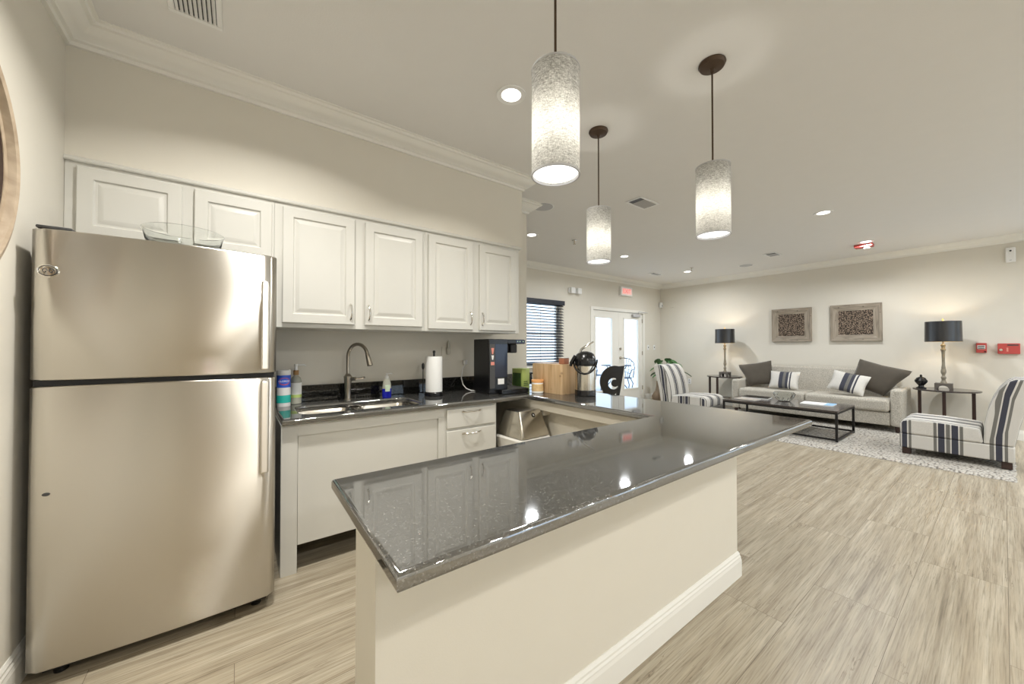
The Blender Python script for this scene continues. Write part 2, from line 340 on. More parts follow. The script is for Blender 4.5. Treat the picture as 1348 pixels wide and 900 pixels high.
def prism(bm, poly, z0, z1, plane='XY', holes=()):
    """extrude a polygon (with optional holes) between z0 and z1 along the axis normal to plane"""
    def P(u, v, w_): return {'XY': (u, v, w_), 'XZ': (u, w_, v), 'YZ': (w_, u, v)}[plane]
    es = []; loops = [poly, *holes]; allv = []
    for lp in loops:
        vv = [bm.verts.new(P(u, v, z0)) for u, v in lp]; allv += vv
        for i in range(len(vv)): es.append(bm.edges.new((vv[i], vv[(i+1) % len(vv)])))
    r = bmesh.ops.triangle_fill(bm, use_beauty=True, use_dissolve=True, edges=es)
    fs = [g for g in r['geom'] if isinstance(g, bmesh.types.BMFace)]
    ex = bmesh.ops.extrude_face_region(bm, geom=fs)
    nv = [g for g in ex['geom'] if isinstance(g, bmesh.types.BMVert)]
    d = Vector(P(0, 0, z1-z0)); bmesh.ops.translate(bm, verts=nv, vec=d)
def bevel_sharp(bm, off, seg, horiz=True, ang=40):
    bmesh.ops.recalc_face_normals(bm, faces=bm.faces[:])
    es = [e for e in bm.edges if len(e.link_faces) == 2 and e.calc_face_angle(0) > math.radians(ang) and (not horiz or abs((e.verts[0].co-e.verts[1].co).normalized().z) < 0.5)]
    bmesh.ops.bevel(bm, geom=es, offset=off, segments=seg, profile=0.5, affect='EDGES', clamp_overlap=True)
def sweep(bm, path, prof, side=1, closed=False):
    """prof [(out, z)], path [(x, y)] ; out is measured to the side*left of the walking direction"""
    n = len(path); P = [Vector((x, y)) for x, y in path]; rings = []
    def nrm(a, b_): d = (b_-a).normalized(); return Vector((-d.y, d.x))*side
    for i in range(n):
        if closed or 0 < i < n-1:
            n1 = nrm(P[i-1], P[i]); n2 = nrm(P[i], P[(i+1) % n]); mi = (n1+n2); mi = mi/max(1e-6, mi.dot(n1)) if mi.length > 1e-6 else n1
        else: mi = nrm(P[i], P[i+1]) if i == 0 else nrm(P[i-1], P[i])
        rings.append([bm.verts.new((P[i].x + mi.x*o_, P[i].y + mi.y*o_, z)) for o_, z in prof])
    k = len(prof)
    for i in range(n if closed else n-1):
        A, B_ = rings[i], rings[(i+1) % n]
        for j in range(k): bm.faces.new((A[j], A[(j+1) % k], B_[(j+1) % k], B_[j]))
    if not closed: bm.faces.new(rings[0]); bm.faces.new(rings[-1][::-1])
def cushion(bm, c, sx, sy, sz, rot=None, puff=0.35, n=14, corner=0.07):
    """soft pillow: square outline with pinched corners, thickest in the middle; lies in local xy, z thickness"""
    top = []; c = Vector(c); g = {}
    R_ = rot or Matrix.Identity(3)
    for s in (1, -1):
        for i in range(n+1):
            for j in range(n+1):
                u, v = 2*i/n-1, 2*j/n-1
                edge = (i in (0, n)) or (j in (0, n))
                if edge and s == -1: continue
                h = ((1-u**4)*(1-v**4))**0.5 if not edge else 0
                pin = 1 - corner*(1-abs(u))*abs(v)**2 ; pin2 = 1 - corner*(1-abs(v))*abs(u)**2
                p = Vector((u*sx/2*pin2, v*sy/2*pin, s*h*sz/2*(0.8+0.2*math.cos(u*1.4)*math.cos(v*1.4))))
                g[(s, i, j)] = bm.verts.new(c + R_ @ p)
                if edge: g[(-s, i, j)] = g[(s, i, j)]
    for s in (1, -1):
        for i in range(n):
            for j in range(n):
                q = [g[(s, i, j)], g[(s, i+1, j)], g[(s, i+1, j+1)], g[(s, i, j+1)]]
                try: bm.faces.new(q if s == 1 else q[::-1])
                except ValueError: pass
def set_stripe(o, fn):
    """fn(co, normal) -> metres, stored per corner"""
    me = o.data; at = me.attributes.new('stripe', 'FLOAT', 'CORNER')
    for p in me.polygons:
        for li in p.loop_indices:
            at.data[li].value = fn(me.vertices[me.loops[li].vertex_index].co, p.normal)
def text_bm(s, size, ext=0.0006, align='CENTER'):
    cu = bpy.data.curves.new('lettering', 'FONT'); cu.body = s; cu.size = size; cu.extrude = ext; cu.align_x = align; cu.align_y = 'CENTER'; cu.resolution_u = 3
    ob = bpy.data.objects.new('lettering', cu); C.objects.link(ob)
    dg = bpy.context.evaluated_depsgraph_get(); me = bpy.data.meshes.new_from_object(ob.evaluated_get(dg))
    bm = NB(); bm.from_mesh(me); bpy.data.meshes.remove(me); bpy.data.objects.remove(ob); bpy.data.curves.remove(cu)
    return bm
def xf(bm, fn):
    for v in bm.verts: v.co = Vector(fn(v.co.copy()))
    return bm
def dup(o, loc, label=None, group=None):
    r = o.copy(); C.objects.link(r); r.location = loc
    if label: r['label'] = label
    if group: r['group'] = group
    def rec(src, dst):
        for ch in list(src.children):
            c = ch.copy(); C.objects.link(c); c.parent = dst; rec(ch, c)
    rec(o, r); return r
def light(name, kind, loc, power, parent=None, size=0.1, col=WARM, rot=None, spread=None):
    l = bpy.data.lights.new(name, kind); l.energy = power; l.color = col
    if kind == 'AREA': l.shape = 'DISK'; l.size = size; l.spread = spread or PI
    else: l.shadow_soft_size = size
    o = bpy.data.objects.new(name, l); C.objects.link(o)
    off = WLOC[parent.name] if parent else Vector((0, 0, 0))
    o.location = Vector(loc) - off
    if parent: o.parent = parent
    if rot: o.rotation_euler = rot
    return o

# ------------------------------------------------------------------ the room
CZ = 2.75; XL = -0.65; XW = 8.38; YK = 3.02; YD = 5.08; YR = -3.6; KX = 2.45
struct('floor', bx(XL-0.15, XW+0.15, YR-0.15, YD+0.15, -0.12, 0), 'floor')
struct('ceiling', bx(XL-0.15, XW+0.15, YR-0.15, YD+0.15, CZ, CZ+0.12), 'ceiling')
struct('wall_left', bx(XL-0.12, XL, YR, YD, 0, CZ), 'wall')
struct('wall_kitchen', bx(XL, KX, YK, YK+0.12, 0, CZ), 'wall')
def wall_open(name, axis, at, thick, a0, a1, ops):
    """a wall pierced by rectangular openings (u0,u1,z0,z1)"""
    bm = NB()
    def seg(u0, u1, z0, z1):
        if u1-u0 < 1e-4 or z1-z0 < 1e-4: return
        if axis == 'X': box(bm, u0, u1, at, at+thick, z0, z1)
        else: box(bm, at, at+thick, u0, u1, z0, z1)
    u = a0
    for (u0, u1, z0, z1) in sorted(ops):
        seg(u, u0, 0, CZ); seg(u0, u1, 0, z0); seg(u0, u1, z1, CZ); u = u1
    seg(u, a1, 0, CZ); return struct(name, bm, 'wall')
DX0, DX1, DZ = 5.855, 7.635, 2.04
WX0, WX1, WZ0, WZ1 = 3.85, 4.93, 0.90, 2.08
wall_open('wall_back', 'X', YD, 0.14, XL, XW+0.12, [(WX0, WX1, WZ0, WZ1), (DX0, DX1, 0.0, DZ)])
SW = [(-1.95, -0.75, 0.75, 2.15), (-3.35, -2.25, 0.75, 2.15)]
wall_open('wall_right', 'Y', XW, 0.14, YR, YD, SW)
RW = [(0.92, 1.27, 0.25, 2.3), (3.0, 4.4, 0.7, 2.2), (5.4, 6.8, 0.7, 2.2)]  # unseen rear openings added for daylight and a bright band in the refrigerator
wall_open('wall_rear', 'X', YR-0.14, 0.14, XL, XW, RW)
# windows round the corner, and unseen ones added behind the camera for light (frame + pane)
def plain_window(name, axis, at, th, u0, u1, z0, z1):
    r = sroot(name, ((u0+u1)/2, at, z0) if axis == 'X' else (at, (u0+u1)/2, z0))
    bm = NB(); f = 0.05
    def b_(a, b2, c, d):
        if axis == 'X': box(bm, a, b2, at+th*0.3, at+th*0.7, c, d)
        else: box(bm, at+th*0.3, at+th*0.7, a, b2, c, d)
    b_(u0, u1, z0, z0+f); b_(u0, u1, z1-f, z1); b_(u0, u0+f, z0+f, z1-f); b_(u1-f, u1, z0+f, z1-f); b_(u0+f, u1-f, (z0+z1)/2-0.02, (z0+z1)/2+0.02)
    struct('window_frame', bm, 'trim', r)
    struct('window_pane', bx(u0+f, u1-f, at+th*0.48, at+th*0.52, z0+f, z1-f) if axis == 'X' else bx(at+th*0.48, at+th*0.52, u0+f, u1-f, z0+f, z1-f), 'pane', r)
    return r
d2_ = sroot('door_added', (0.02, YR, 0))  # unseen door added for a brown band in the refrigerator's reflection
bm = NB(); box(bm, -0.42, 0.46, YR+0.001, YR+0.035, 0.01, 2.05, 0.003); struct('door_leaf', bm, 'mirrorwood', d2_)
bm = NB()
for a in ((-0.50, -0.42, 0, 2.13), (0.46, 0.54, 0, 2.13), (-0.42, 0.46, 2.05, 2.13)): box(bm, a[0], a[1], YR+0.001, YR+0.025, a[2], a[3], 0.003)
struct('door_frame', bm, 'trim', d2_)
k = 2
for (u0, u1, z0, z1) in SW: plain_window('window_%d' % k, 'Y', XW, 0.14, u0, u1, z0, z1); k += 1
for (u0, u1, z0, z1) in RW: plain_window('window_%d' % k, 'X', YR-0.14, 0.14, u0, u1, z0, z1); k += 1
plain_window('window_1', 'X', YD, 0.14, WX0, WX1, WZ0, WZ1)

# soffit above the wall cabinets
SY = 2.60; SX = 2.054
struct('wall_soffit', bx(XL, SX, SY, YK, 2.135, CZ), 'wall')
# crown mouldings
CP = [(0, 2.655), (0.016, 2.655), (0.020, 2.672), (0.034, 2.676), (0.040, 2.684), (0.062, 2.694), (0.086, 2.714), (0.098, 2.728), (0.112, 2.731), (0.118, 2.742), (0.132, 2.745), (0.132, CZ), (0, CZ)]
bm = NB(); sweep(bm, [(XL, YR+0.01), (XL, SY), (SX, SY), (SX, YK), (KX, YK), (KX, YK+0.12), (XL+0.01, YK+0.12)], CP, side=-1); struct('trim_1', bm, 'trim')
bm = NB(); sweep(bm, [(XL+0.01, YD), (XW, YD), (XW, YR+0.01)], CP, side=-1); struct('trim_2', bm, 'trim')
BP = [(0, 0), (0.016, 0), (0.016, 0.085), (0.013, 0.098), (0.013, 0.104), (0.009, 0.112), (0.009, 0.120), (0.003, 0.132), (0, 0.132)]
bm = NB(); sweep(bm, [(XL, YR+0.01), (XL, YK-0.01)], BP, side=-1); struct('baseboard_left', bm, 'trim')
bm = NB(); sweep(bm, [(DX0-0.07, YD), (3.2, YD)], BP, side=1); sweep(bm, [(XW-0.02, YD), (DX1+0.07, YD)], BP, side=1); struct('baseboard_back', bm, 'trim')
bm = NB(); sweep(bm, [(XW, YD), (XW, YR+0.01)], BP, side=-1); struct('baseboard_right', bm, 'trim')

# ------------------------------------------------------------------ french doors + patio
d = sroot('door_1', ((DX0+DX1)/2, YD, 0))
bm = NB()
for (a, b2, z0, z1) in ((DX0-0.055, DX0+0.02, 0, DZ+0.04), (DX1-0.02, DX1+0.055, 0, DZ+0.04), (DX0+0.02, DX1-0.02, DZ-0.02, DZ+0.04)): box(bm, a, b2, YD-0.02, YD+0.13, z0, z1, 0.004)
struct('door_frame', bm, 'trim', d)
def leaf(x0, x1, gx0, gx1, gz0, gz1):
    y0, y1 = YD+0.012, YD+0.055
    bm = NB()
    box(bm, x0, gx0, y0, y1, 0.012, DZ-0.025); box(bm, gx1, x1, y0, y1, 0.012, DZ-0.025); box(bm, gx0, gx1, y0, y1, 0.012, gz0); box(bm, gx0, gx1, y0, y1, gz1, DZ-0.025)
    lf = struct('door_leaf', bm, 'trim', d)
    bm = NB()
    for (a, b2, z0, z1) in ((gx0-0.03, gx0+0.008, gz0-0.03, gz1+0.03), (gx1-0.008, gx1+0.03, gz0-0.03, gz1+0.03), (gx0, gx1, gz0-0.03, gz0+0.008), (gx0, gx1, gz1-0.008, gz1+0.03)): box(bm, a, b2, y0-0.010, y0+0.004, z0, z1, 0.003)
    struct('glazing_trim', bm, 'trim', lf)
    struct('door_pane', bx(gx0, gx1, y0+0.018, y0+0.026, gz0, gz1), 'pane', lf)
    return lf
XM = 6.735
l1 = leaf(DX0+0.022, XM-0.002, 5.965, 6.515, 0.31, 1.865); l2 = leaf(XM+0.002, DX1-0.022, 6.93, 7.46, 0.30, 1.87)
bm = NB(); cyl(bm, (XM+0.055, YD-0.012, 1.20), 0.026, 0.024, 18, 'Y'); struct('deadbolt', bm, 'nickel', l2)
bm = NB(); cyl(bm, (XM+0.055, YD-0.012, 1.0), 0.028, 0.024, 18, 'Y'); tube(bm, [(XM+0.055, YD-0.01, 1.0), (XM+0.055, YD-0.06, 1.0), (XM+0.075, YD-0.065, 1.0), (XM+0.17, YD-0.06, 0.997)], 0.010); struct('door_handle', bm, 'nickel', l2)
bm = NB()
for zz in (0.25, 1.05, 1.8): box(bm, DX1-0.026, DX1-0.012, YD-0.012, YD+0.013, zz, zz+0.09)
struct('hinge', bm, 'nickel', l2)
bm = NB(); box(bm, 7.19, 7.47, YD-0.055, YD-0.002, 1.925, 1.985, 0.008); tube(bm, [(7.40, YD-0.04, 1.99), (7.40, YD-0.04, 2.035), (7.33, YD-0.10, 2.04), (7.66, YD-0.06, 2.04), (7.78, YD-0.03, 2.045)], 0.008, 8); struct('door_closer', bm, 'grille', l2)

struct('ground_patio', bx(2.0, 16.0, YD+0.15, 16.0, -0.15, -0.03), 'concrete')
def patio_chair(loc, rz, label):
    r = root('patio_chair', loc, label, 'chair', 'wrought iron patio seats outside the doors')
    r.rotation_euler = (0, 0, rz); L = Vector(loc)
    def loc_(p): return tuple(L + Vector(p))
    bm = NB(); lathe(bm, [(0.20, 0.43), (0.22, 0.435), (0.22, 0.45), (0.19, 0.455), (0.02, 0.448)], loc, 20); mk('seat', bm, 'iron', r)
    for sx, sy in ((1, 1), (1, -1), (-1, 1), (-1, -1)):
        bm = NB(); tube(bm, [loc_((sx*0.14, sy*0.14, 0.44)), loc_((sx*0.20, sy*0.20, 0.28)), loc_((sx*0.17, sy*0.17, 0.12)), loc_((sx*0.23, sy*0.23, 0.0))], 0.013, 8); mk('leg', bm, 'iron', r)
    bm = NB()
    pts = [loc_((-0.20, 0.20, 0.44)), loc_((-0.23, 0.25, 0.70)), loc_((-0.20, 0.27, 0.84)), loc_((-0.10, 0.28, 0.93)), loc_((0, 0.285, 0.96)), loc_((0.10, 0.28, 0.93)), loc_((0.20, 0.27, 0.84)), loc_((0.23, 0.25, 0.70)), loc_((0.20, 0.20, 0.44))]
    tube(bm, pts, 0.013, 8)
    for q in (-0.14, -0.07, 0, 0.07, 0.14): tube(bm, [loc_((q*0.6, 0.20, 0.45)), loc_((q*1.15, 0.245, 0.66)), loc_((q*0.7, 0.265, 0.80)), loc_((q, 0.275, 0.945 - abs(q)*0.5))], 0.008, 6)
    for cx_ in (-0.08, 0.08):
        tube(bm, [loc_((cx_ + 0.055*math.cos(t*PI/6), 0.24, 0.60 + 0.055*math.sin(t*PI/6))) for t in range(12)], 0.007, 6, closed=True)
    mk('backrest', bm, 'iron', r)
    for s in (-1, 1):
        bm = NB(); tube(bm, [loc_((s*0.23, 0.24, 0.66)), loc_((s*0.26, 0.08, 0.68)), loc_((s*0.25, -0.10, 0.66)), loc_((s*0.21, -0.17, 0.56)), loc_((s*0.19, -0.16, 0.44))], 0.012, 8); mk('armrest', bm, 'iron', r)
    return r
patio_chair((8.35, 6.15, -0.03), -1.2, 'black wrought iron patio chair seen through the glass of the door leaf with the closer')
patio_chair((7.05, 6.35, -0.03), 2.6, 'black wrought iron patio chair in front of the iron bench outside the glass doors')
t = root('patio_table', (9.15, 7.0, -0.03), 'round wrought iron patio table standing behind the patio chair outside', 'table')
bm = NB(); lathe(bm, [(0.42, 0.70), (0.45, 0.705), (0.45, 0.725), (0.42, 0.73), (0.03, 0.73)], (9.15, 7.0, -0.03), 28); mk('tabletop', bm, 'iron', t)
for q in range(4):
    an = q*PI/2+0.4; cs, sn = math.cos(an), math.sin(an); bm = NB()
    tube(bm, [(9.15+cs*0.3, 7+sn*0.3, 0.67), (9.15+cs*0.14, 7+sn*0.14, 0.40), (9.15+cs*0.18, 7+sn*0.18, 0.18), (9.15+cs*0.36, 7+sn*0.36, -0.03)], 0.014, 8); mk('leg', bm, 'iron', t)
t = root('patio_bench', (7.9, 7.3, -0.03), 'wrought iron bench with upright back bars and scrollwork outside the glass door', 'bench')
bm = NB(); box(bm, 7.2, 8.6, 7.05, 7.45, 0.40, 0.43); mk('seat', bm, 'iron', t)
bm = NB(); tube(bm, [(7.2, 7.5, 0.40), (7.2, 7.55, 0.80), (8.6, 7.55, 0.80), (8.6, 7.5, 0.40)], 0.016, 8); tube(bm, [(7.2, 7.54, 0.66), (8.6, 7.54, 0.66)], 0.012, 8)
for q in range(24): x = 7.25+q*0.057; tube(bm, [(x, 7.54, 0.66), (x, 7.55, 0.80)], 0.006, 6)
for q in range(9): tube(bm, [(7.29+q*0.152 + 0.066*math.cos(u*PI/7), 7.53, 0.54 + 0.10*math.sin(u*PI/7)) for u in range(14)], 0.008, 6, closed=True)
mk('backrest', bm, 'iron', t)
for x in (7.24, 8.56):
    for y in (7.09, 7.43): bm = NB(); tube(bm, [(x, y, 0.40), (x, y, -0.03)], 0.016, 8); mk('leg', bm, 'iron', t)

# window blind on the back wall
t = root('window_blind', ((WX0+WX1)/2, YD-0.04, WZ0), 'dark slatted blind over the bright window in the back wall', 'blind')
bm = NB(); box(bm, WX0-0.06, WX1+0.07, YD-0.075, YD-0.004, 2.03, 2.115, 0.004); mk('headrail', bm, 'blind', t)
bm = NB(); nsl = 21
for q in range(nsl):
    z = 0.965 + q*(2.015-0.965)/(nsl-1)
    box(bm, WX0-0.05, WX1+0.055, -0.025, 0.025, -0.0015, 0.0015, mat=Matrix.Translation((0, YD-0.04, z)) @ Matrix.Rotation(math.radians(28), 4, 'X'))
mk('slats', bm, 'blind', t, smooth=0)
bm = NB(); box(bm, WX0-0.05, WX1+0.055, YD-0.062, YD-0.018, 0.925, 0.945, 0.004); mk('bottom_rail', bm, 'blind', t)
for x in (WX0+0.12, (WX0+WX1)/2, WX1-0.12):
    bm = NB(); tube(bm, [(x, YD-0.067, 0.93), (x, YD-0.067, 2.05)], 0.0025, 6); mk('ladder_cord', bm, 'blind', t)
bm = NB(); prism(bm, [(WX0-0.06, YD-0.10), (WX1+0.06, YD-0.10), (WX1+0.06, YD), (WX0-0.06, YD)], 0.872, 0.897); bevel_sharp(bm, 0.005, 2); struct('window_sill', bm, 'trim')

# ------------------------------------------------------------------ peninsula and worktop
ZT = 0.857; TH = 0.036; ZU = ZT-TH
struct('wall_peninsula', (lambda bm: (prism(bm, [(0.263, 0.885), (2.199, 0.885), (2.199, YK), (2.03, YK), (2.03, 1.063), (0.263, 1.063)], 0, ZU-0.0006), bm)[1])(NB()), 'panel')
bm = NB(); sweep(bm, [(0.264, 0.885), (2.199, 0.885), (2.199, YK+0.12)], BP, side=-1); struct('baseboard_peninsula', bm, 'trim')
t = root('worktop', (1.3, 1.6, ZT), 'black speckled granite worktop running round the sink wall and the peninsula', 'countertop')

SK = (0.30, 1.045, 2.425, 2.79)
def rrect(x0, x1, y0, y1, r, n=5):
    out = []
    for cx_, cy_, a0 in ((x1-r, y1-r, 0), (x0+r, y1-r, 90), (x0+r, y0+r, 180), (x1-r, y0+r, 270)):
        for i in range(n+1): an = math.radians(a0+90*i/n); out.append((cx_+r*math.cos(an), cy_+r*math.sin(an)))
    return out
outline = [(0.222, 0.628), (2.478, 0.622), (2.478, YK-0.001), (0.195, YK-0.001), (0.195, 2.315), (1.895, 2.315), (1.895, 1.20), (0.227, 1.20)]
bm = NB(); prism(bm, outline, ZU, ZT, holes=[rrect(SK[0], SK[1], SK[2], SK[3], 0.07)]); bevel_sharp(bm, 0.0155, 4); mk('counter_slab', bm, 'granite', t, smooth=50)
bm = NB(); box(bm, 0.195, 2.44, YK-0.022, YK-0.0005, ZT, ZT+0.115, 0.004); mk('backsplash', bm, 'shadedgranite', label='granite backsplash strip, shade darkened into its colour, along the wall behind the sink', cat='backsplash')
# sink
t = root('kitchen_sink', (0.67, 2.6, ZU), 'stainless double bowl sink set under the dark counter', 'sink')
def bowl(x0, x1):
    bm = NB(); y0, y1 = SK[2]-0.008, SK[3]+0.008; n = None; rings = []
    for (ins, z, r) in ((-0.012, ZU-0.002, 0.07), (0.0, ZU-0.002, 0.068), (0.006, ZU-0.02, 0.065), (0.016, ZU-0.15, 0.06), (0.05, ZU-0.18, 0.05), (0.12, ZU-0.187, 0.03)):
        rings.append([bm.verts.new((x, y, z)) for x, y in rrect(x0+ins, x1-ins, y0+ins, y1-ins, r)])
    for A, B_ in zip(rings, rings[1:]):
        for i in range(len(A)): bm.faces.new((A[i], A[(i+1) % len(A)], B_[(i+1) % len(A)], B_[i]))
    bm.faces.new(rings[-1]); return bm
for x0, x1 in ((SK[0]-0.004, 0.655), (0.69, SK[1]+0.004)):
    mk('bowl', bowl(x0, x1), 'steelbin', t)
    bm = NB(); lathe(bm, [(0.042, 0), (0.045, 0.003), (0.036, 0.004), (0.02, -0.002)], ((x0+x1)/2, 2.61, ZU-0.186), 20); mk('drain', bm, 'chrome', t)
mk('divider', bx(0.6555, 0.6895, SK[2], SK[3], ZU-0.06, ZU-0.004, 0.006), 'steelbin', t)
# faucet
FX, FY = 0.655, 2.90
t = root('faucet', (FX, FY, ZT), 'tall brushed nickel gooseneck faucet behind the sink', 'faucet')
bm = NB(); lathe(bm, [(0.030, 0), (0.030, 0.006), (0.024, 0.012), (0.021, 0.05), (0.023, 0.10), (0.027, 0.15), (0.028, 0.175), (0.020, 0.185), (0.0145, 0.195)], (FX, FY, ZT)); mk('body', bm, 'nickel', t)
dv = Vector((0.52, -0.85, 0)).normalized(); r0 = 0.092
pts = [Vector((FX, FY, ZT+0.18)), Vector((FX, FY, ZT+0.28))]
cc = Vector((FX, FY, ZT+0.318)) + dv*r0
for i in range(15):
    an = math.radians(180 - 168*i/14); pts.append(cc + dv*(r0*math.cos(an)) + Vector((0, 0, r0*math.sin(an))))
bm = NB(); tube(bm, pts, 0.0125, 14); mk('spout', bm, 'nickel', t)
e0 = pts[-1]; dd = (pts[-1]-pts[-2]).normalized()
bm = NB(); tube(bm, [e0, e0+dd*0.01, e0+dd*0.06, e0+dd*0.085], [0.0135, 0.0155, 0.019, 0.0205], 16); mk('spray_head', bm, 'nickel', t)
bm = NB(); hv = Vector((0.8, -0.6, 0)); hb = Vector((FX, FY, ZT+0.155))
tube(bm, [hb+hv*0.02, hb+hv*0.05, hb+hv*0.055], [0.015, 0.013, 0.016], 12); tube(bm, [hb+hv*0.055, hb+hv*0.085+Vector((0, 0, 0.004)), hb+hv*0.125+Vector((0, 0, 0.010))], [0.007, 0.006, 0.0085], 10); mk('lever', bm, 'nickel', t)

# ------------------------------------------------------------------ cabinets
def raised_door(bm, x0, x1, z0, z1, yb, th=0.02, frame=0.055, flat=False):
    """door slab whose back is at yb and whose face looks to -y, with a raised centre panel"""
    rings = []
    f = frame
    prof = [(0, yb), (0, yb-th+0.004), (0.004, yb-th)]
    if not flat: prof += [(f, yb-th), (f+0.006, yb-th+0.009), (f+0.014, yb-th+0.009), (f+0.034, yb-th+0.002), (f+0.037, yb-th+0.002)]
    for ins, y in prof: rings.append([bm.verts.new(p) for p in ((x0+ins, y, z0+ins), (x1-ins, y, z0+ins), (x1-ins, y, z1-ins), (x0+ins, y, z1-ins))])
    for A, B_ in zip(rings, rings[1:]):
        for i in range(4): bm.faces.new((A[i], A[(i+1) % 4], B_[(i+1) % 4], B_[i]))
    bm.faces.new(rings[-1]); bm.faces.new(rings[0][::-1])
def pull(bm, a, b_, out=Vector((0, -1, 0)), h=0.026, r=0.0042):
    a, b_ = Vector(a), Vector(b_); n = 12; pts = []; rr = []
    for i in range(n+1):
        u = i/n; s = math.sin(PI*u)**0.55 if 0 < u < 1 else 0
        pts.append(a.lerp(b_, u) + out*(h*s)); rr.append(r*(1.5 - 0.5*math.sin(PI*u)) if 0 < u < 1 else r*1.7)
    tube(bm, pts, rr, 8)
def upper(name, x0, x1, z0, z1, doors, label, zh):
    t = root(name, ((x0+x1)/2, YK, z0), label, 'cabinet')
    bm = NB(); box(bm, x0, x1, SY+0.001, YK-0.001, z0, z1-0.0005, 0.0015, 1); mk('carcass', bm, 'cabinet', t)
    for (a, b2, c, d_, side) in doors:
        bm = NB(); raised_door(bm, a, b2, c, d_, SY+0.0005, 0.02); dr = mk('door', bm, 'cabinet', t, smooth=20)
        if side:
            x = b2-0.026 if side > 0 else a+0.024
            bm = NB(); pull(bm, (x, SY-0.0195, 1.428), (x, SY-0.0195, 1.528)); mk('handle', bm, 'chrome', dr)
    return t
upper('wall_cabinet', XL+0.001, 0.172, 1.745, 2.134, [(-0.609, -0.238, 1.768, 2.098, 0), (-0.19, 0.172-0.012, 1.768, 2.094, 0)], 'short white raised-panel wall cabinet over the refrigerator', 0)
upper('wall_cabinet', 0.1725, 1.125, 1.366, 2.134, [(0.213, 0.624, 1.394, 2.094, 1), (0.69, 1.101, 1.394, 2.094, -1)], 'tall white two-door wall cabinet above the sink', 0)
upper('wall_cabinet', 1.1255, 2.018, 1.366, 2.134, [(1.148, 1.535, 1.384, 2.098, 1), (1.598, 1.972, 1.384, 2.094, -1)], 'tall white two-door wall cabinet above the coffee machine', 0)
bm = NB(); sweep(bm, [(XL+0.001, SY), (SX-0.03, SY), (SX-0.03, SY+0.05)], [(0, 2.118), (0.012, 2.118), (0.016, 2.124), (0.016, 2.134), (0.010, 2.140), (0.004, 2.143), (0, 2.143)], side=-1); struct('trim_3', bm, 'cabinet')

BY = 2.35
t = root('sink_cabinet', (0.66, BY, 0), 'white open-toe sink cabinet front with removable panel beneath the sink', 'cabinet')
mk('end_panel', bx(0.193, 0.272, BY, BY+0.02, 0, ZU-0.0005, 0.001, 1), 'cabinet', t)
mk('side_panel', bx(0.193, 0.209, BY+0.02, YK-0.002, 0, ZU-0.0005), 'cabinet', t)
mk('top_rail', bx(0.272, 1.165, BY, BY+0.02, 0.752, ZU-0.0005, 0.001, 1), 'cabinet', t)
mk('stile', bx(1.12, 1.165, BY, BY+0.02, 0.14, 0.752, 0.001, 1), 'cabinet', t)
mk('access_panel', bx(0.275, 1.1185, BY+0.012, BY+0.028, 0.147, 0.7515, 0.001, 1), 'cabinet', t)
t = root('drawer_cabinet', (1.38, BY, 0), 'white drawer cabinet with chrome pulls between sink and steel bin', 'cabinet')
bm = NB(); box(bm, 1.1655, 1.603, BY, YK-0.002, 0.10, ZU-0.0005, 0.001, 1); box(bm, 1.1655, 1.603, BY+0.07, YK-0.01, 0, 0.10); mk('carcass', bm, 'cabinet', t)
for z0, z1, zh in ((0.672, 0.806, 0.783), (0.36, 0.655, 0.628), (0.125, 0.343, 0.30)):
    bm = NB(); box(bm, 1.177, 1.584, BY-0.019, BY-0.0002, z0, z1, 0.005, 2); dr = mk('drawer', bm, 'cabinet', t)
    bm = NB(); pull(bm, (1.297, BY-0.019, zh), (1.452, BY-0.019, zh), h=0.03, r=0.0045); mk('handle', bm, 'chrome', dr)
t = root('apron_rail', (1.96, 1.7, ZU), 'cream apron board beneath the connecting counter beside the steel bin', 'cabinet panel')
bm = NB(); box(bm, 1.935, 1.955, 1.066, YK-0.03, 0.745, ZU-0.0005, 0.001, 1); mk('apron', bm, 'panel', t)
for yy in (1.066, 2.2): mk('bracket', bx(1.9555, 2.0295, yy, yy+0.022, 0.70, ZU-0.0005), 'panel', t)

# ------------------------------------------------------------------ refrigerator
FX0, FX1, FYF = -0.607, 0.152, 2.10
t = root('refrigerator', ((FX0+FX1)/2, 2.5, 0), 'stainless steel top-freezer refrigerator beside the kitchen counter', 'refrigerator')
mk('body', bx(FX0+0.006, FX1-0.006, FYF+0.085, 2.90, 0.03, 1.678, 0.006), 'darkgrey', t)
def fdoor(z0, z1):
    bm = NB(); n = 26; front = []; back = []
    for i in range(n+1):
        u = i/n; x = FX0 + (FX1-FX0)*u; s = 2*u-1
        y = FYF + 0.016*s*s
        e = abs(s)
        if e > 0.955: y += 0.018*((e-0.955)/0.045)**2.2
        front.append((x, y)); back.append((x, FYF+0.078))
    poly = front + [(FX1, FYF+0.078), (FX0, FYF+0.078)]
    lo = [bm.verts.new((x, y, z0)) for x, y in poly]; lo2 = [bm.verts.new((x, y, z0)) for x, y in poly]
    bm.free(); bm = NB(); rings = []
    cxm, cym = (FX0+FX1)/2, FYF+0.04
    for ins, z in ((0.006, z0), (0.0, z0+0.006), (0.0, z1-0.006), (0.006, z1)):
        ring = []
        for x, y in poly:
            xx = min(max(x, FX0+ins), FX1-ins); yy = y+ins if y < FYF+0.07 else y
            ring.append(bm.verts.new((xx, yy, z)))
        rings.append(ring)
    for A, B_ in zip(rings, rings[1:]):
        for i in range(len(A)): bm.faces.new((A[i], A[(i+1) % len(A)], B_[(i+1) % len(A)], B_[i]))
    bm.faces.new(rings[0][::-1]); bm.faces.new(rings[-1]); return bm
d1 = mk('freezer_door', fdoor(1.124, 1.688), 'steel', t, smooth=50, flat=False)
d2 = mk('fridge_door', fdoor(0.060, 1.102), 'steel', t, smooth=50, flat=False)
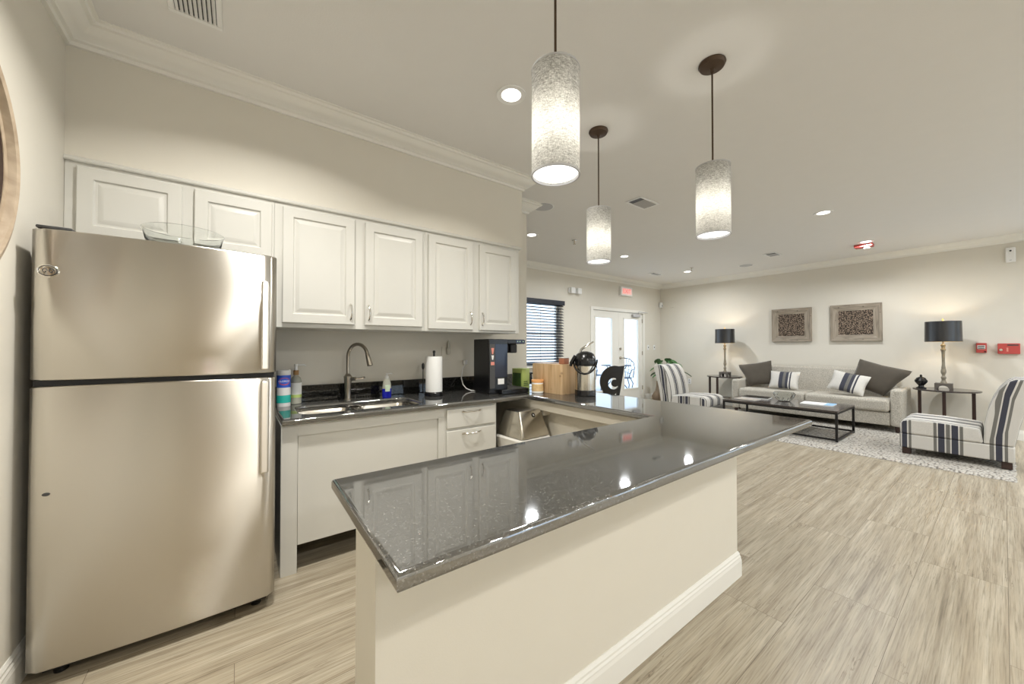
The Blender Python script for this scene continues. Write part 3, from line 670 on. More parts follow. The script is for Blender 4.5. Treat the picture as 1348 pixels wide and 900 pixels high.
mk('gasket', bx(FX0+0.008, FX1-0.008, FYF+0.03, FYF+0.09, 1.1025, 1.1235), 'matteblack', t)
bm = NB(); box(bm, FX0+0.03, FX1-0.03, FYF+0.07, FYF+0.12, 0.025, 0.062); mk('toe_grille', bm, 'matteblack', t)
for x in (FX0+0.07, FX1-0.07): bm = NB(); cyl(bm, (x, FYF+0.10, 0), 0.02, 0.03); mk('foot', bm, 'black', t)
for x in (FX0+0.07, FX1-0.07): bm = NB(); cyl(bm, (x, 2.83, 0), 0.02, 0.03); mk('foot', bm, 'black', t)
def fhandle(z0, z1, dr, end):
    bm = NB(); yb = FYF+0.010
    pts = [(0.104, yb+0.012, z0+0.008), (0.104, yb-0.022, z0+0.004), (0.104, yb-0.036, z0+0.03), (0.104, yb-0.038, (z0+z1)/2), (0.104, yb-0.036, z1-0.03), (0.104, yb-0.022, z1-0.004), (0.104, yb+0.012, z1-0.008)]
    box(bm, 0.088, 0.121, yb-0.046, yb-0.022, z0, z1, 0.007, 3)
    zz = z1-0.045 if end > 0 else z0+0.006
    box(bm, 0.092, 0.117, yb-0.03, yb+0.02, zz, zz+0.04, 0.004); zz = z0+0.006 if end > 0 else z1-0.045
    box(bm, 0.092, 0.117, yb-0.03, yb+0.02, zz, zz+0.04, 0.004)
    mk('handle', bm, 'steel', dr)
fhandle(1.140, 1.557, d1, 1); fhandle(0.66, 1.090, d2, -1)
yb = FYF+0.0125
bm = NB(); lathe(bm, [(0.0005, -0.004), (0.020, -0.004), (0.0225, -0.0055), (0.025, -0.0035), (0.0255, 0.004)], (-0.562, yb, 1.530), 32, 'Y', sx=1.12, sy=0.92, cap=True); bd = mk('badge', bm, 'chrome', d1)
bm = NB()
for sgn in (-1, 1):
    tube(bm, [(-0.562+sgn*0.0075+0.006*math.cos(u*0.75)*(1-u*0.06), yb-0.0055, 1.530+0.009*math.sin(u*0.75)*(1-u*0.05)) for u in range(9)], 0.0013, 6)
tube(bm, [(-0.562+0.0195*1.12*math.cos(u*PI/16), yb-0.0055, 1.530+0.0195*0.92*math.sin(u*PI/16)) for u in range(32)], 0.0009, 6, closed=True)
mk('monogram', bm, 'darkgrey', bd)
bm = NB(); lathe(bm, [(0.010, -0.003), (0.011, 0.003)], (-0.559, yb, 0.707), 18, 'Y', sy=0.6); mk('hole_plug', bm, 'darkgrey', d2)
bm = NB(); box(bm, FX0+0.01, FX0+0.10, FYF+0.02, FYF+0.13, 1.6885, 1.700, 0.004); mk('hinge_cover', bm, 'darkgrey', t)
# glass bowl on top
bm = NB(); lathe(bm, [(0.001, 0.002), (0.07, 0.001), (0.108, 0.010), (0.132, 0.035), (0.141, 0.075), (0.146, 0.086), (0.143, 0.088), (0.137, 0.076), (0.127, 0.038), (0.104, 0.016), (0.07, 0.009), (0.001, 0.009)], (-0.198, 2.262, 1.6885), 48)
mk('glass_bowl', bm, 'glass', label='shallow clear glass bowl on top of the refrigerator', cat='bowl')

# ------------------------------------------------------------------ pendants and ceiling fittings
def pendant(loc, label):
    x, y = loc; t = root('pendant_lamp', (x, y, CZ), label, 'lamp', 'linen cylinder pendants over the peninsula')
    bm = NB(); lathe(bm, [(0.064, 0), (0.066, -0.008), (0.058, -0.022), (0.03, -0.026), (0.012, -0.030), (0.008, -0.045)], (x, y, CZ), 32); mk('canopy', bm, 'bronze', t)
    bm = NB(); tube(bm, [(x, y, CZ-0.04), (x, y, 2.10)], 0.0045, 8); mk('cord', bm, 'bronze', t)
    Z0, Z1, R_ = 1.838, 2.196, 0.082
    bm = NB(); lathe(bm, [(R_, Z0), (R_, Z1), (R_-0.002, Z1), (R_-0.002, Z0), (R_, Z0)], (x, y, 0), 48, cap=False); mk('shade', bm, 'linen', t, smooth=60)
    for z in (Z0, Z1):
        bm = NB(); lathe(bm, [(R_+0.0012, z-0.004), (R_+0.0012, z+0.002), (R_-0.004, z+0.002), (R_-0.004, z-0.004), (R_+0.0012, z-0.004)], (x, y, 0), 48, cap=False); mk('rim', bm, 'grille', t)
    bm = NB(); cyl(bm, (x, y, Z0+0.006), R_-0.0045, 0.002, 40); mk('diffuser', bm, 'pendlens', t)
    bm = NB(); cyl(bm, (x, y, 2.07), 0.019, 0.05); tube(bm, [(x-0.079, y, 2.11), (x+0.079, y, 2.11)], 0.003, 6); tube(bm, [(x, y-0.079, 2.11), (x, y+0.079, 2.11)], 0.003, 6); mk('socket', bm, 'bronze', t)
    light('bulb_light', 'POINT', (x, y, 1.985), PEND_W, t, 0.03)
    return t
pendant((0.87, 0.915), 'linen pendant lamp hanging over the near end of the granite peninsula')
pendant((2.005, 0.912), 'linen pendant lamp over the outer corner of the peninsula, facing the living area')
pendant((2.003, 1.676), 'linen pendant lamp over the connecting counter, nearest the metal coffee airpot')

def can(x, y, label, power=None, col=None, spr=165):
    t = root('recessed_light', (x, y, CZ), label, 'ceiling light', 'round recessed ceiling lights')
    bm = NB(); lathe(bm, [(0.058, -0.003), (0.085, -0.006), (0.088, -0.001), (0.088, 0.0), (0.058, 0.0), (0.058, -0.003)], (x, y, CZ-0.0005), 32, cap=False); mk('trim_ring', bm, 'white', t)
    bm = NB(); lathe(bm, [(0.0575, -0.0005), (0.0575, -0.003)], (x, y, CZ-0.0005), 32); mk('lens', bm, 'canlens', t)
    light('can_light', 'AREA', (x, y, CZ-0.012), power or CAN_W, t, 0.13, col or COOL, rot=(0, 0, 0), spread=math.radians(spr))
can(1.297, 1.744, 'lit recessed ceiling light above the kitchen, between the big pendant and cabinets', KCAN_W, WARM, 125)
can(0.13, 1.70, 'lit recessed ceiling light beside the vent above the refrigerator', 20.0, WARM, 140)
can(3.158, 3.784, 'lit recessed ceiling light beyond the end of the kitchen wall')
can(5.144, 3.764, 'lit recessed ceiling light between the window and the small pendant')
can(5.252, 1.198, 'lit recessed ceiling light in the middle of the living room ceiling')
can(7.208, 3.78, 'lit recessed ceiling light by the sprinkler near the room corner')
can(7.2, 1.17, 'lit recessed ceiling light beside the red fire strobe')
for x, y in ((3.15, -1.4), (5.25, -1.4), (7.2, -1.4), (0.9, -1.2), (0.9, -2.8), (3.15, -3.0), (5.25, -3.0), (7.2, -3.0)):
    can(x, y, 'unseen lit recessed ceiling light in the rear of the room behind the viewer', 27.0 if x < 1 else None, WARM if x < 1 else None)  # none of these is in view; the warm pair is added frontal fill

def vent(name, x0, x1, y0, y1, n, label, axis='X', gap=3):
    t = root(name, ((x0+x1)/2, (y0+y1)/2, CZ), label, 'vent'); z = CZ-0.001; f = 0.022
    bm = NB()
    for a in ((x0, x1, y0, y0+f), (x0, x1, y1-f, y1), (x0, x0+f, y0+f, y1-f), (x1-f, x1, y0+f, y1-f)): box(bm, *a, z-0.008, z, 0.002, 1)
    mk('frame', bm, 'white', t)
    mk('backing', bx(x0+f, x1-f, y0+f, y1-f, z-0.0015, z-0.0005), 'darkgrey', t)
    bm = NB()
    for q in range(gap, n):
        if axis == 'X':
            xx = x0+f + (x1-x0-2*f)*(q+0.5)/n; box(bm, -0.007, 0.007, y0+f, y1-f, -0.0008, 0.0008, mat=Matrix.Translation((xx, 0, z-0.006)) @ Matrix.Rotation(math.radians(35), 4, 'Y'))
        else:
            yy = y0+f + (y1-y0-2*f)*(q+0.5)/n; box(bm, x0+f, x1-f, -0.007, 0.007, -0.0008, 0.0008, mat=Matrix.Translation((0, yy, z-0.006)) @ Matrix.Rotation(math.radians(35), 4, 'X'))
    mk('louvres', bm, 'grille' if gap else 'white', t, smooth=0)
vent('ceiling_vent', -0.255, -0.065, 1.90, 2.205, 9, 'white louvred ceiling vent above the refrigerator', 'X', 0)
vent('ceiling_vent', 3.21, 3.54, 2.15, 2.34, 12, 'square louvred ceiling vent beyond the small pendant', 'X')
vent('ceiling_vent', 6.74, 7.06, 4.22, 4.36, 10, 'narrow ceiling vent before the glass doors', 'X')
vent('ceiling_vent', 6.82, 7.10, 2.15, 2.33, 10, 'ceiling vent above the sofa end of the living room', 'X')
def speaker(x, y, label):
    t = root('ceiling_speaker', (x, y, CZ), label, 'speaker')
    bm = NB(); lathe(bm, [(0.105, 0), (0.112, -0.004), (0.118, -0.003), (0.118, 0)], (x, y, CZ-0.0005), 36); mk('rim', bm, 'white', t)
    bm = NB(); lathe(bm, [(0.104, -0.0005), (0.104, -0.0055), (0.08, -0.0065)], (x, y, CZ), 36); mk('grille', bm, 'grille', t)
speaker(2.62, 2.95, 'round grey ceiling speaker just outside the kitchen soffit')
speaker(7.53, 2.845, 'round ceiling speaker near the wall behind the sofa')
def sprinkler(x, y, label):
    t = root('fire_sprinkler', (x, y, CZ), label, 'sprinkler')
    bm = NB(); lathe(bm, [(0.034, 0), (0.034, -0.004), (0.014, -0.010)], (x, y, CZ-0.0005), 24); mk('escutcheon', bm, 'chrome', t)
    bm = NB(); lathe(bm, [(0.010, -0.008), (0.009, -0.035), (0.005, -0.05), (0.004, -0.055)], (x, y, CZ), 14); tube(bm, [(x-0.011, y, CZ-0.03), (x-0.013, y, CZ-0.045), (x, y, CZ-0.056), (x+0.013, y, CZ-0.045), (x+0.011, y, CZ-0.03)], 0.0025, 6); mk('nozzle', bm, 'nickel', t)
    bm = NB(); lathe(bm, [(0.020, -0.055), (0.022, -0.058), (0.004, -0.058)], (x, y, CZ), 16); mk('deflector', bm, 'nickel', t)
sprinkler(3.8, 3.616, 'fire sprinkler head hanging from the ceiling above the window blind')
sprinkler(6.92, 3.55, 'fire sprinkler head by the recessed light near the room corner')
t = root('fire_strobe', (7.37, 1.22, CZ), 'red and white fire strobe on the living room ceiling', 'alarm')
bm = NB(); box(bm, 7.30, 7.44, 1.12, 1.32, CZ-0.045, CZ-0.0005, 0.008); mk('housing', bm, 'red', t)
bm = NB(); box(bm, 7.33, 7.41, 1.15, 1.22, CZ-0.07, CZ-0.0455, 0.008); mk('lens', bm, 'white', t)

# ------------------------------------------------------------------ things on the back wall
t = root('exit_sign', (6.94, YD, 2.37), 'white box sign with red EXIT letters above the glass doors', 'sign')
bm = NB(); box(bm, 6.74, 7.15, YD-0.06, YD-0.001, 2.375, 2.575, 0.006); mk('housing', bm, 'white', t)
bm = NB(); box(bm, 6.775, 7.115, YD-0.063, YD-0.0605, 2.41, 2.54, 0.001, 1); mk('face', bm, pbr('exit_face', (0.85, 0.55, 0.52), 0.4, emis=(1, 0.55, 0.5), estr=0.35), t)
bm = text_bm('EXIT', 0.135, 0.001); xf(bm, lambda v: (6.945 + v.x, YD-0.0645 - v.z, 2.475 + v.y)); mk('letters', bm, pbr('exit_red', (0.75, 0.10, 0.10), 0.4, emis=(1, 0.18, 0.15), estr=0.5), t, smooth=0)
t = root('emergency_light', (5.31, YD, 2.30), 'small white twin-head emergency light above the space beside the doors', 'light fitting')
bm = NB(); box(bm, 5.15, 5.48, YD-0.035, YD-0.001, 2.295, 2.395, 0.006); mk('housing', bm, 'white', t)
for x in (5.215, 5.40):
    bm = NB(); box(bm, x-0.055, x+0.055, YD-0.095, YD-0.0355, 2.285, 2.40, 0.012); mk('lamp_head', bm, 'white', t)
def plate(name, x, z, label, w_=0.075, h_=0.12, kind='switch'):
    t = root(name, (x, YD, z), label, 'wall plate')
    bm = NB(); box(bm, x-w_/2, x+w_/2, YD-0.007, YD-0.0005, z-h_/2, z+h_/2, 0.003); mk('plate', bm, 'white', t)
    bm = NB(); box(bm, x-0.008, x+0.008, YD-0.016, YD-0.0072, z-0.016, z+0.016, 0.003); mk('toggle', bm, 'darkgrey', t)
plate('light_switch', 7.84, 1.23, 'switch plate next to the door frame, the one closer to the doors')
plate('light_switch', 8.09, 1.23, 'switch plate between the doors and the room corner')
t = root('motion_sensor', (8.335, YD-0.03, 2.22), 'small white motion sensor high in the room corner', 'sensor')
bm = NB(); box(bm, 8.29, 8.365, YD-0.075, YD-0.018, 2.20, 2.33, 0.015); mk('housing', bm, 'white', t)
bm = NB(); box(bm, 8.305, 8.35, YD-0.08, YD-0.0752, 2.225, 2.27, 0.002); mk('lens', bm, 'grille', t)
# ------------------------------------------------------------------ things on the wall with the sofa
def artwork(y0, y1, label):
    z0, z1 = 1.345, 1.965
    t = root('framed_artwork', (XW, (y0+y1)/2, z0), label, 'wall art', 'framed mosaics above the sofa')
    X = XW-0.0005; wd = 0.105
    def bar(quad, name, mat):
        bm = NB(); fr = []; bk = []
        for (y, z, dep) in quad: fr.append(bm.verts.new((X-dep, y, z))); bk.append(bm.verts.new((X, y, z)))
        bm.faces.new(fr); bm.faces.new(bk[::-1])
        for i in range(4): bm.faces.new((fr[i], fr[(i+1) % 4], bk[(i+1) % 4], bk[i]))
        mk(name, bm, mat, t, smooth=0)
    D0, D1 = 0.05, 0.032
    bar([(y0, z0, D0), (y1, z0, D0), (y1-wd, z0+wd, D1), (y0+wd, z0+wd, D1)], 'frame_bar', 'barn')
    bar([(y0, z1, D0), (y1, z1, D0), (y1-wd, z1-wd, D1), (y0+wd, z1-wd, D1)], 'frame_bar', 'barn')
    bar([(y0, z0, D0), (y0, z1, D0), (y0+wd, z1-wd, D1), (y0+wd, z0+wd, D1)], 'frame_bar', 'barnv')
    bar([(y1, z0, D0), (y1, z1, D0), (y1-wd, z1-wd, D1), (y1-wd, z0+wd, D1)], 'frame_bar', 'barnv')
    mk('mosaic_panel', bx(X-0.026, X, y0+wd, y1-wd, z0+wd, z1-wd), 'mosaic', t)
artwork(2.09, 2.705, 'weathered wood framed mosaic on the wall, the one nearer the glass doors')
artwork(1.177, 1.823, 'weathered wood framed mosaic on the wall, the one nearer the red fire boxes')
t = root('fire_pull_station', (XW, 0.19, 1.16), 'small square red fire alarm pull station with black lettering', 'fire alarm')
bm = NB(); box(bm, XW-0.045, XW-0.001, 0.145, 0.238, 1.163, 1.30, 0.006); mk('housing', bm, 'red', t)
bm = NB(); box(bm, XW-0.052, XW-0.0455, 0.158, 0.226, 1.215, 1.268, 0.002); mk('handle_plate', bm, 'white', t)
bm = NB()
for z in (1.224, 1.240, 1.256): box(bm, XW-0.054, XW-0.0522, 0.163, 0.221, z-0.004, z+0.004)
mk('print', bm, 'black', t, smooth=0)
bm = NB(); box(bm, XW-0.049, XW-0.0455, 0.15, 0.168, 1.172, 1.185); mk('key_slot', bm, 'black', t)
t = root('fire_alarm_box', (XW, -0.04, 1.15), 'wide red fire alarm box with a round key lock', 'fire alarm')
bm = NB(); box(bm, XW-0.05, XW-0.001, -0.128, 0.055, 1.15, 1.292, 0.006); mk('housing', bm, 'red', t)
bm = NB(); lathe(bm, [(0.017, 0), (0.015, -0.010), (0.004, -0.010)], (XW-0.0502, 0.027, 1.205), 20, 'X'); mk('lock', bm, 'chrome', t)
bm = NB(); box(bm, XW-0.052, XW-0.0505, -0.115, -0.025, 1.262, 1.278); mk('print_strip', bm, 'darkgrey', t, smooth=0)
bm = NB(); box(bm, XW-0.052, XW-0.0505, -0.033, -0.018, 1.182, 1.235); mk('label_strip', bm, 'pink', t, smooth=0)
t = root('air_freshener_unit', (XW, -0.06, 2.37), 'white wall dispenser with a dark dot just below the crown moulding', 'dispenser')
bm = NB(); box(bm, XW-0.05, XW-0.001, -0.105, -0.022, 2.385, 2.585, 0.012, 3); mk('housing', bm, 'white', t)
bm = NB(); cyl(bm, (XW-0.0525, -0.063, 2.54), 0.010, 0.003, 18, 'X'); mk('nozzle_dot', bm, 'black', t)
bm = NB(); box(bm, XW-0.052, XW-0.0502, -0.073, -0.053, 2.41, 2.418); mk('mark', bm, 'grille', t, smooth=0)
def wall_outlet(y, z, label):
    t = root('wall_outlet', (XW, y, z), label, 'outlet')
    bm = NB(); box(bm, XW-0.007, XW-0.0005, y-0.038, y+0.038, z-0.06, z+0.06, 0.003); mk('plate', bm, 'white', t)
    bm = NB(); box(bm, XW-0.009, XW-0.0072, y-0.016, y+0.016, z-0.045, z-0.01, 0.001, 1); box(bm, XW-0.009, XW-0.0072, y-0.016, y+0.016, z+0.01, z+0.045, 0.001, 1); mk('socket', bm, 'grille', t)
wall_outlet(4.36, 0.45, 'wall outlet low on the wall between plant and lamp table')
t = root('thermostat', (XW, 4.77, 2.25), 'pale wall box high beside the corner motion sensor', 'wall plate')
bm = NB(); box(bm, XW-0.02, XW-0.001, 4.72, 4.82, 2.19, 2.31, 0.006); mk('housing', bm, 'wall', t)

# mirror on the wall by the refrigerator
t = root('round_mirror', (XL, 1.635, 1.83), 'large round mirror in a brown wooden ring on the wall beside the refrigerator', 'mirror')
bm = NB(); lathe(bm, [(0.365, 0.002), (0.425, 0.002), (0.43, 0.012), (0.425, 0.035), (0.395, 0.045), (0.385, 0.04), (0.38, 0.022), (0.365, 0.020), (0.365, 0.002)], (XL, 1.635, 1.83), 72, 'X', cap=False); mk('frame', bm, 'mirrorwood', t)
bm = NB(); lathe(bm, [(0.335, 0.002), (0.3655, 0.002), (0.3655, 0.018), (0.335, 0.012), (0.335, 0.002)], (XL, 1.635, 1.83), 72, 'X', cap=False); mk('inner_ring', bm, 'darkwood', t)
bm = NB(); lathe(bm, [(0.336, 0.002), (0.336, 0.008)], (XL, 1.635, 1.83), 72, 'X'); mk('mirror_glass', bm, 'mirror', t)

# ------------------------------------------------------------------ things on the sink counter
def wrap(bm, cx_, cy_, r, ang, z):     # lay flat lettering (x right, y up) round an upright cylinder, facing ang
    def f(v):
        a = ang + v.x/r; rr = r + 0.0004 + v.z
        return (cx_ + rr*math.cos(a), cy_ + rr*math.sin(a), z + v.y)
    return xf(bm, f)
cx_, cy_ = 0.247, 2.85; r = 0.040
t = root('wipes_canister', (cx_, cy_, ZT), 'white blue and teal disinfecting wipes canister beside the refrigerator', 'canister')
bm = NB(); lathe(bm, [(r-0.002, 0), (r, 0.003), (r, 0.205), (r-0.002, 0.207)], (cx_, cy_, ZT), 36); mk('body', bm, 'white', t)
bm = NB(); lathe(bm, [(r+0.001, 0.2075), (r+0.002, 0.210), (r+0.001, 0.235), (r-0.003, 0.240)], (cx_, cy_, ZT), 36); mk('lid', bm, 'white', t)
bm = NB(); lathe(bm, [(r+0.0005, 0.125), (r+0.0005, 0.205), (r-0.001, 0.205), (r-0.001, 0.125), (r+0.0005, 0.125)], (cx_, cy_, ZT), 36, cap=False); mk('blue_band', bm, 'blue', t)
bm = NB(); lathe(bm, [(r+0.0005, 0.025), (r+0.0005, 0.072), (r-0.001, 0.080), (r-0.001, 0.025), (r+0.0005, 0.025)], (cx_, cy_, ZT), 36, cap=False); mk('teal_band', bm, 'teal', t)
FA = math.atan2(-cy_, -cx_) + 0.1
def disc_bm(w_, h_, n=32, z=0.0):
    bm = NB(); n2 = 8; cols = []
    for i in range(n2*2+1):
        u = -1 + i/n2; hh = h_*math.sqrt(max(0, 1-u*u)); cols.append((u*w_, hh))
    for (xa, ha), (xb, hb) in zip(cols, cols[1:]):
        bm.faces.new([bm.verts.new(p) for p in ((xa, -ha-1e-5, z), (xb, -hb-1e-5, z), (xb, hb+1e-5, z), (xa, ha+1e-5, z))])
    bmesh.ops.remove_doubles(bm, verts=bm.verts[:], dist=1e-6); return bm
bm = disc_bm(0.034, 0.024, z=0.0006); lg = mk('logo_oval', wrap(bm, cx_, cy_, r, FA, ZT+0.165), 'red', t, smooth=0, recalc=False)
bm = disc_bm(0.031, 0.019, z=0.0010); mk('logo_panel', wrap(bm, cx_, cy_, r, FA, ZT+0.166), 'blue', lg, smooth=0, recalc=False)
bm = text_bm('CLOROX', 0.0165, 0.0003); bm2 = bm; mk('lettering', wrap(bm, cx_, cy_, r+0.0012, FA, ZT+0.166), 'white', lg, smooth=0)
cx_, cy_ = 0.326, 2.925
t = root('soap_pump_bottle', (cx_, cy_, ZT), 'clear soap bottle with white pump and kraft collar behind the wipes canister', 'bottle')
bm = NB(); lathe(bm, [(0.030, 0), (0.034, 0.004), (0.034, 0.155), (0.028, 0.178), (0.015, 0.190), (0.014, 0.20)], (cx_, cy_, ZT), 32); mk('bottle', bm, pbr('pale_grey_soap', (0.38, 0.38, 0.32), 0.1), t)
bm = NB(); lathe(bm, [(0.0345, 0.045), (0.0345, 0.145), (0.033, 0.145), (0.033, 0.045), (0.0345, 0.045)], (cx_, cy_, ZT), 32, cap=False); mk('label', bm, 'whitemat', t)
bm = NB(); lathe(bm, [(0.0348, 0.045), (0.0348, 0.065), (0.033, 0.065), (0.033, 0.045), (0.0348, 0.045)], (cx_, cy_, ZT), 32, cap=False); mk('label_band', bm, 'green', t)
bm = NB(); lathe(bm, [(0.017, 0.198), (0.017, 0.228), (0.013, 0.23)], (cx_, cy_, ZT), 24); mk('collar', bm, 'kraft', t)
bm = NB(); lathe(bm, [(0.010, 0.23), (0.009, 0.26), (0.012, 0.262), (0.011, 0.272)], (cx_, cy_, ZT), 18); tube(bm, [(cx_, cy_, ZT+0.266), (cx_+0.045, cy_-0.02, ZT+0.266), (cx_+0.055, cy_-0.025, ZT+0.258)], 0.0045, 8); mk('pump', bm, 'white', t)
cx_, cy_ = 0.925, 2.85
t = root('dish_soap_bottle', (cx_, cy_, ZT), 'small clear and blue soap pump bottle behind the sink', 'bottle')
bm = NB(); lathe(bm, [(0.030, 0), (0.034, 0.004), (0.034, 0.07), (0.0338, 0.071)], (cx_, cy_, ZT), 28, sy=0.7); mk('soap', bm, 'bluesoap', t)
bm = NB(); lathe(bm, [(0.034, 0.0712), (0.033, 0.085), (0.029, 0.12), (0.022, 0.14), (0.013, 0.148)], (cx_, cy_, ZT), 28, sy=0.7); mk('bottle', bm, pbr('clear_plastic', (0.42, 0.42, 0.36), 0.08), t)
bm = NB(); box(bm, cx_-0.02, cx_+0.016, cy_-0.027, cy_-0.0245, ZT+0.05, ZT+0.10, 0.001, 1); mk('label', bm, pbr('pale_green_label', (0.55, 0.66, 0.5), 0.5, var=0.3, vscale=60), t)
bm = NB(); lathe(bm, [(0.014, 0.148), (0.014, 0.165), (0.006, 0.168), (0.006, 0.182)], (cx_, cy_, ZT), 16); tube(bm, [(cx_-0.008, cy_, ZT+0.182), (cx_+0.03, cy_-0.01, ZT+0.186), (cx_+0.038, cy_-0.012, ZT+0.18)], 0.004, 8); mk('pump', bm, 'white', t)
# paper towel holder
cx_, cy_ = 1.275, 2.76
t = root('paper_towel_holder', (cx_, cy_, ZT), 'black upright holder carrying a white paper towel roll', 'holder')
bm = NB(); lathe(bm, [(0.070, 0), (0.074, 0.004), (0.074, 0.022), (0.068, 0.030)], (cx_, cy_, ZT), 32); mk('base', bm, 'black', t)
bm = NB(); cyl(bm, (cx_, cy_, ZT+0.03), 0.008, 0.315); lathe(bm, [(0.008, 0.340), (0.011, 0.345), (0.010, 0.358), (0.003, 0.362)], (cx_, cy_, ZT), 14); mk('rod', bm, 'black', t)
bm = NB(); ax, ay = cx_-0.085, cy_+0.02
tube(bm, [(cx_-0.06, cy_+0.015, ZT+0.012), (ax, ay, ZT+0.02), (ax, ay, ZT+0.22)], 0.004, 8); lathe(bm, [(0.005, 0.21), (0.011, 0.225), (0.011, 0.25), (0.004, 0.262)], (ax, ay, ZT), 14); mk('tension_arm', bm, 'black', t)
bm = NB(); lathe(bm, [(0.066, 0.032), (0.0665, 0.034), (0.0665, 0.312), (0.066, 0.314), (0.021, 0.314), (0.021, 0.032), (0.066, 0.032)], (cx_, cy_, ZT), 40, cap=False); mk('paper_towel_roll', bm, 'paper', label='white paper towel roll on the black holder', cat='paper towel')
# outlet with plug-in freshener on the backsplash wall
t = root('wall_outlet', (1.50, YK, 1.19), 'outlet with a plug-in freshener above the counter, behind the paper towels', 'outlet')
bm = NB(); box(bm, 1.465, 1.54, YK-0.007, YK-0.0005, 1.13, 1.25, 0.003); mk('plate', bm, 'wall', t)
bm = NB(); box(bm, 1.505, 1.535, YK-0.05, YK-0.0072, 1.18, 1.24, 0.008); lathe(bm, [(0.012, 0), (0.014, 0.02), (0.008, 0.06), (0.003, 0.075)], (1.52, YK-0.035, 1.235), 16); mk('freshener', bm, pbr('grey_plug', (0.55, 0.53, 0.47), 0.3), t)
# coffee machine
x0, x1, y0, y1 = 1.637, 1.822, 2.50, 2.745; z1 = 1.312
t = root('coffee_machine', (1.75, 2.62, ZT), 'tall black coffee machine on the counter end below the wall cabinets', 'coffee machine')
bm = NB(); box(bm, x0, x1, y0, y1, ZT+0.012, z1, 0.006); mk('body', bm, 'black', t)
mk('side_stripe', bx(x0+0.005, x0+0.055, y0-0.003, y0-0.0002, ZT+0.05, 1.27, 0.001, 1), 'darkgrey', t)
mk('front_panel', bx(x0+0.0555, x1-0.004, y0-0.003, y0-0.0002, ZT+0.14, 1.27, 0.001, 1), pbr('navy_gloss', (0.012, 0.016, 0.035), 0.12), t)
bm = NB(); box(bm, x1+0.0002, x1+0.19, y0+0.002, y1-0.005, 1.272, z1-0.001, 0.006); hd = mk('head', bm, 'black', t)
mk('control_strip', bx(x1+0.09, x1+0.188, y0-0.0012, y0+0.0018, 1.277, 1.307, 0.001, 1), pbr('navy_strip', (0.03, 0.04, 0.08), 0.1), hd)
bm = NB()
for q, x in enumerate((x1+0.105, x1+0.13, x1+0.165)): cyl(bm, (x, y0-0.0034, 1.293), 0.005, 0.002, 12, 'Y')
mk('button', bm, pbr('lit_button', (0.5, 0.7, 0.5), 0.4), hd, smooth=0)
bm = NB(); box(bm, x1+0.055, x1+0.125, y0+0.03, y0+0.14, 1.195, 1.2715, 0.010); box(bm, x1+0.015, x1+0.05, y0+0.05, y0+0.11, 1.205, 1.2715, 0.006); box(bm, x1+0.126, x1+0.14, y0+0.06, y0+0.10, 1.215, 1.2715, 0.003); mk('brew_spout', bm, 'matteblack', t)
bm = NB(); box(bm, x0+0.09, x1+0.185, y0-0.055, y0-0.004, ZT+0.001, ZT+0.040, 0.006); box(bm, x1+0.001, x1+0.185, y0-0.004, y1-0.02, ZT+0.001, ZT+0.040, 0.006); mk('drip_tray', bm, 'black', t)
bm = NB()
for q in range(8): box(bm, x1+0.012, x1+0.17, y0-0.04+q*0.033, y0-0.026+q*0.033, ZT+0.0402, ZT+0.044)
mk('drip_grid', bm, 'darkgrey', t, smooth=0)
bm = NB(); box(bm, x0+0.01, x1-0.01, y0+0.01, y1-0.01, ZT, ZT+0.012); mk('foot_base', bm, 'matteblack', t)
xm = x0+0.031
bm = NB(); prism(bm, [(xm-0.014, 1.238), (xm+0.014, 1.238), (xm+0.005, 1.188), (xm-0.005, 1.188)], y0-0.0045, y0-0.0032, 'XZ'); mk('cup_decal', bm, 'pink', t, smooth=0)
bm = NB(); prism(bm, [(xm-0.012, 1.178), (xm+0.012, 1.178), (xm+0.005, 1.142), (xm-0.005, 1.142)], y0-0.0045, y0-0.0032, 'XZ'); mk('cup_decal', bm, 'whitemat', t, smooth=0)
bm = NB(); box(bm, xm-0.017, xm+0.017, y0-0.0045, y0-0.0032, 1.098, 1.125); bd_ = mk('badge', bm, 'pink', t, smooth=0)
bm = NB(); box(bm, x0+0.085, x0+0.148, y0-0.0016, y0-0.0002, 0.938, 0.985); mk('sticker', bm, 'whitemat', t, smooth=0)
bm = NB(); tube(bm, [(1.70, YK-0.03, 1.10), (1.665, 2.985, 1.05), (1.63, 2.95, 0.965), (1.62, 2.90, 0.91), (1.625, 2.85, 0.880), (1.65, 2.80, 0.8635), (1.70, 2.765, 0.8635), (1.72, 2.746, 0.885)], 0.0045, 8)
box(bm, 1.68, 1.716, YK-0.035, YK-0.0005, 1.085, 1.125, 0.005); mk('power_cord', bm, 'white', t)
# green tea carton
t = root('tea_carton', (2.12, 2.70, ZT), 'lime green carton beside the coffee machine', 'carton')
Mx = Matrix.Translation((2.12, 2.70, 0)) @ Matrix.Rotation(math.radians(8), 4, 'Z')
bm = NB(); box(bm, -0.05, 0.05, -0.065, 0.065, ZT, ZT+0.19, 0.0015, 1, mat=Mx); mk('box', bm, 'green', t)
bm = NB(); box(bm, -0.051, -0.0502, -0.05, 0.055, ZT+0.02, ZT+0.15, mat=Mx); mk('picture_print', bm, 'darkgreen', t, smooth=0)
bm = NB()
for q in range(3): box(bm, -0.03, 0.035-q*0.008, -0.0662, -0.0652, ZT+0.035+q*0.016, ZT+0.043+q*0.016, mat=Mx)
mk('text_print', bm, 'darkgreen', t, smooth=0)
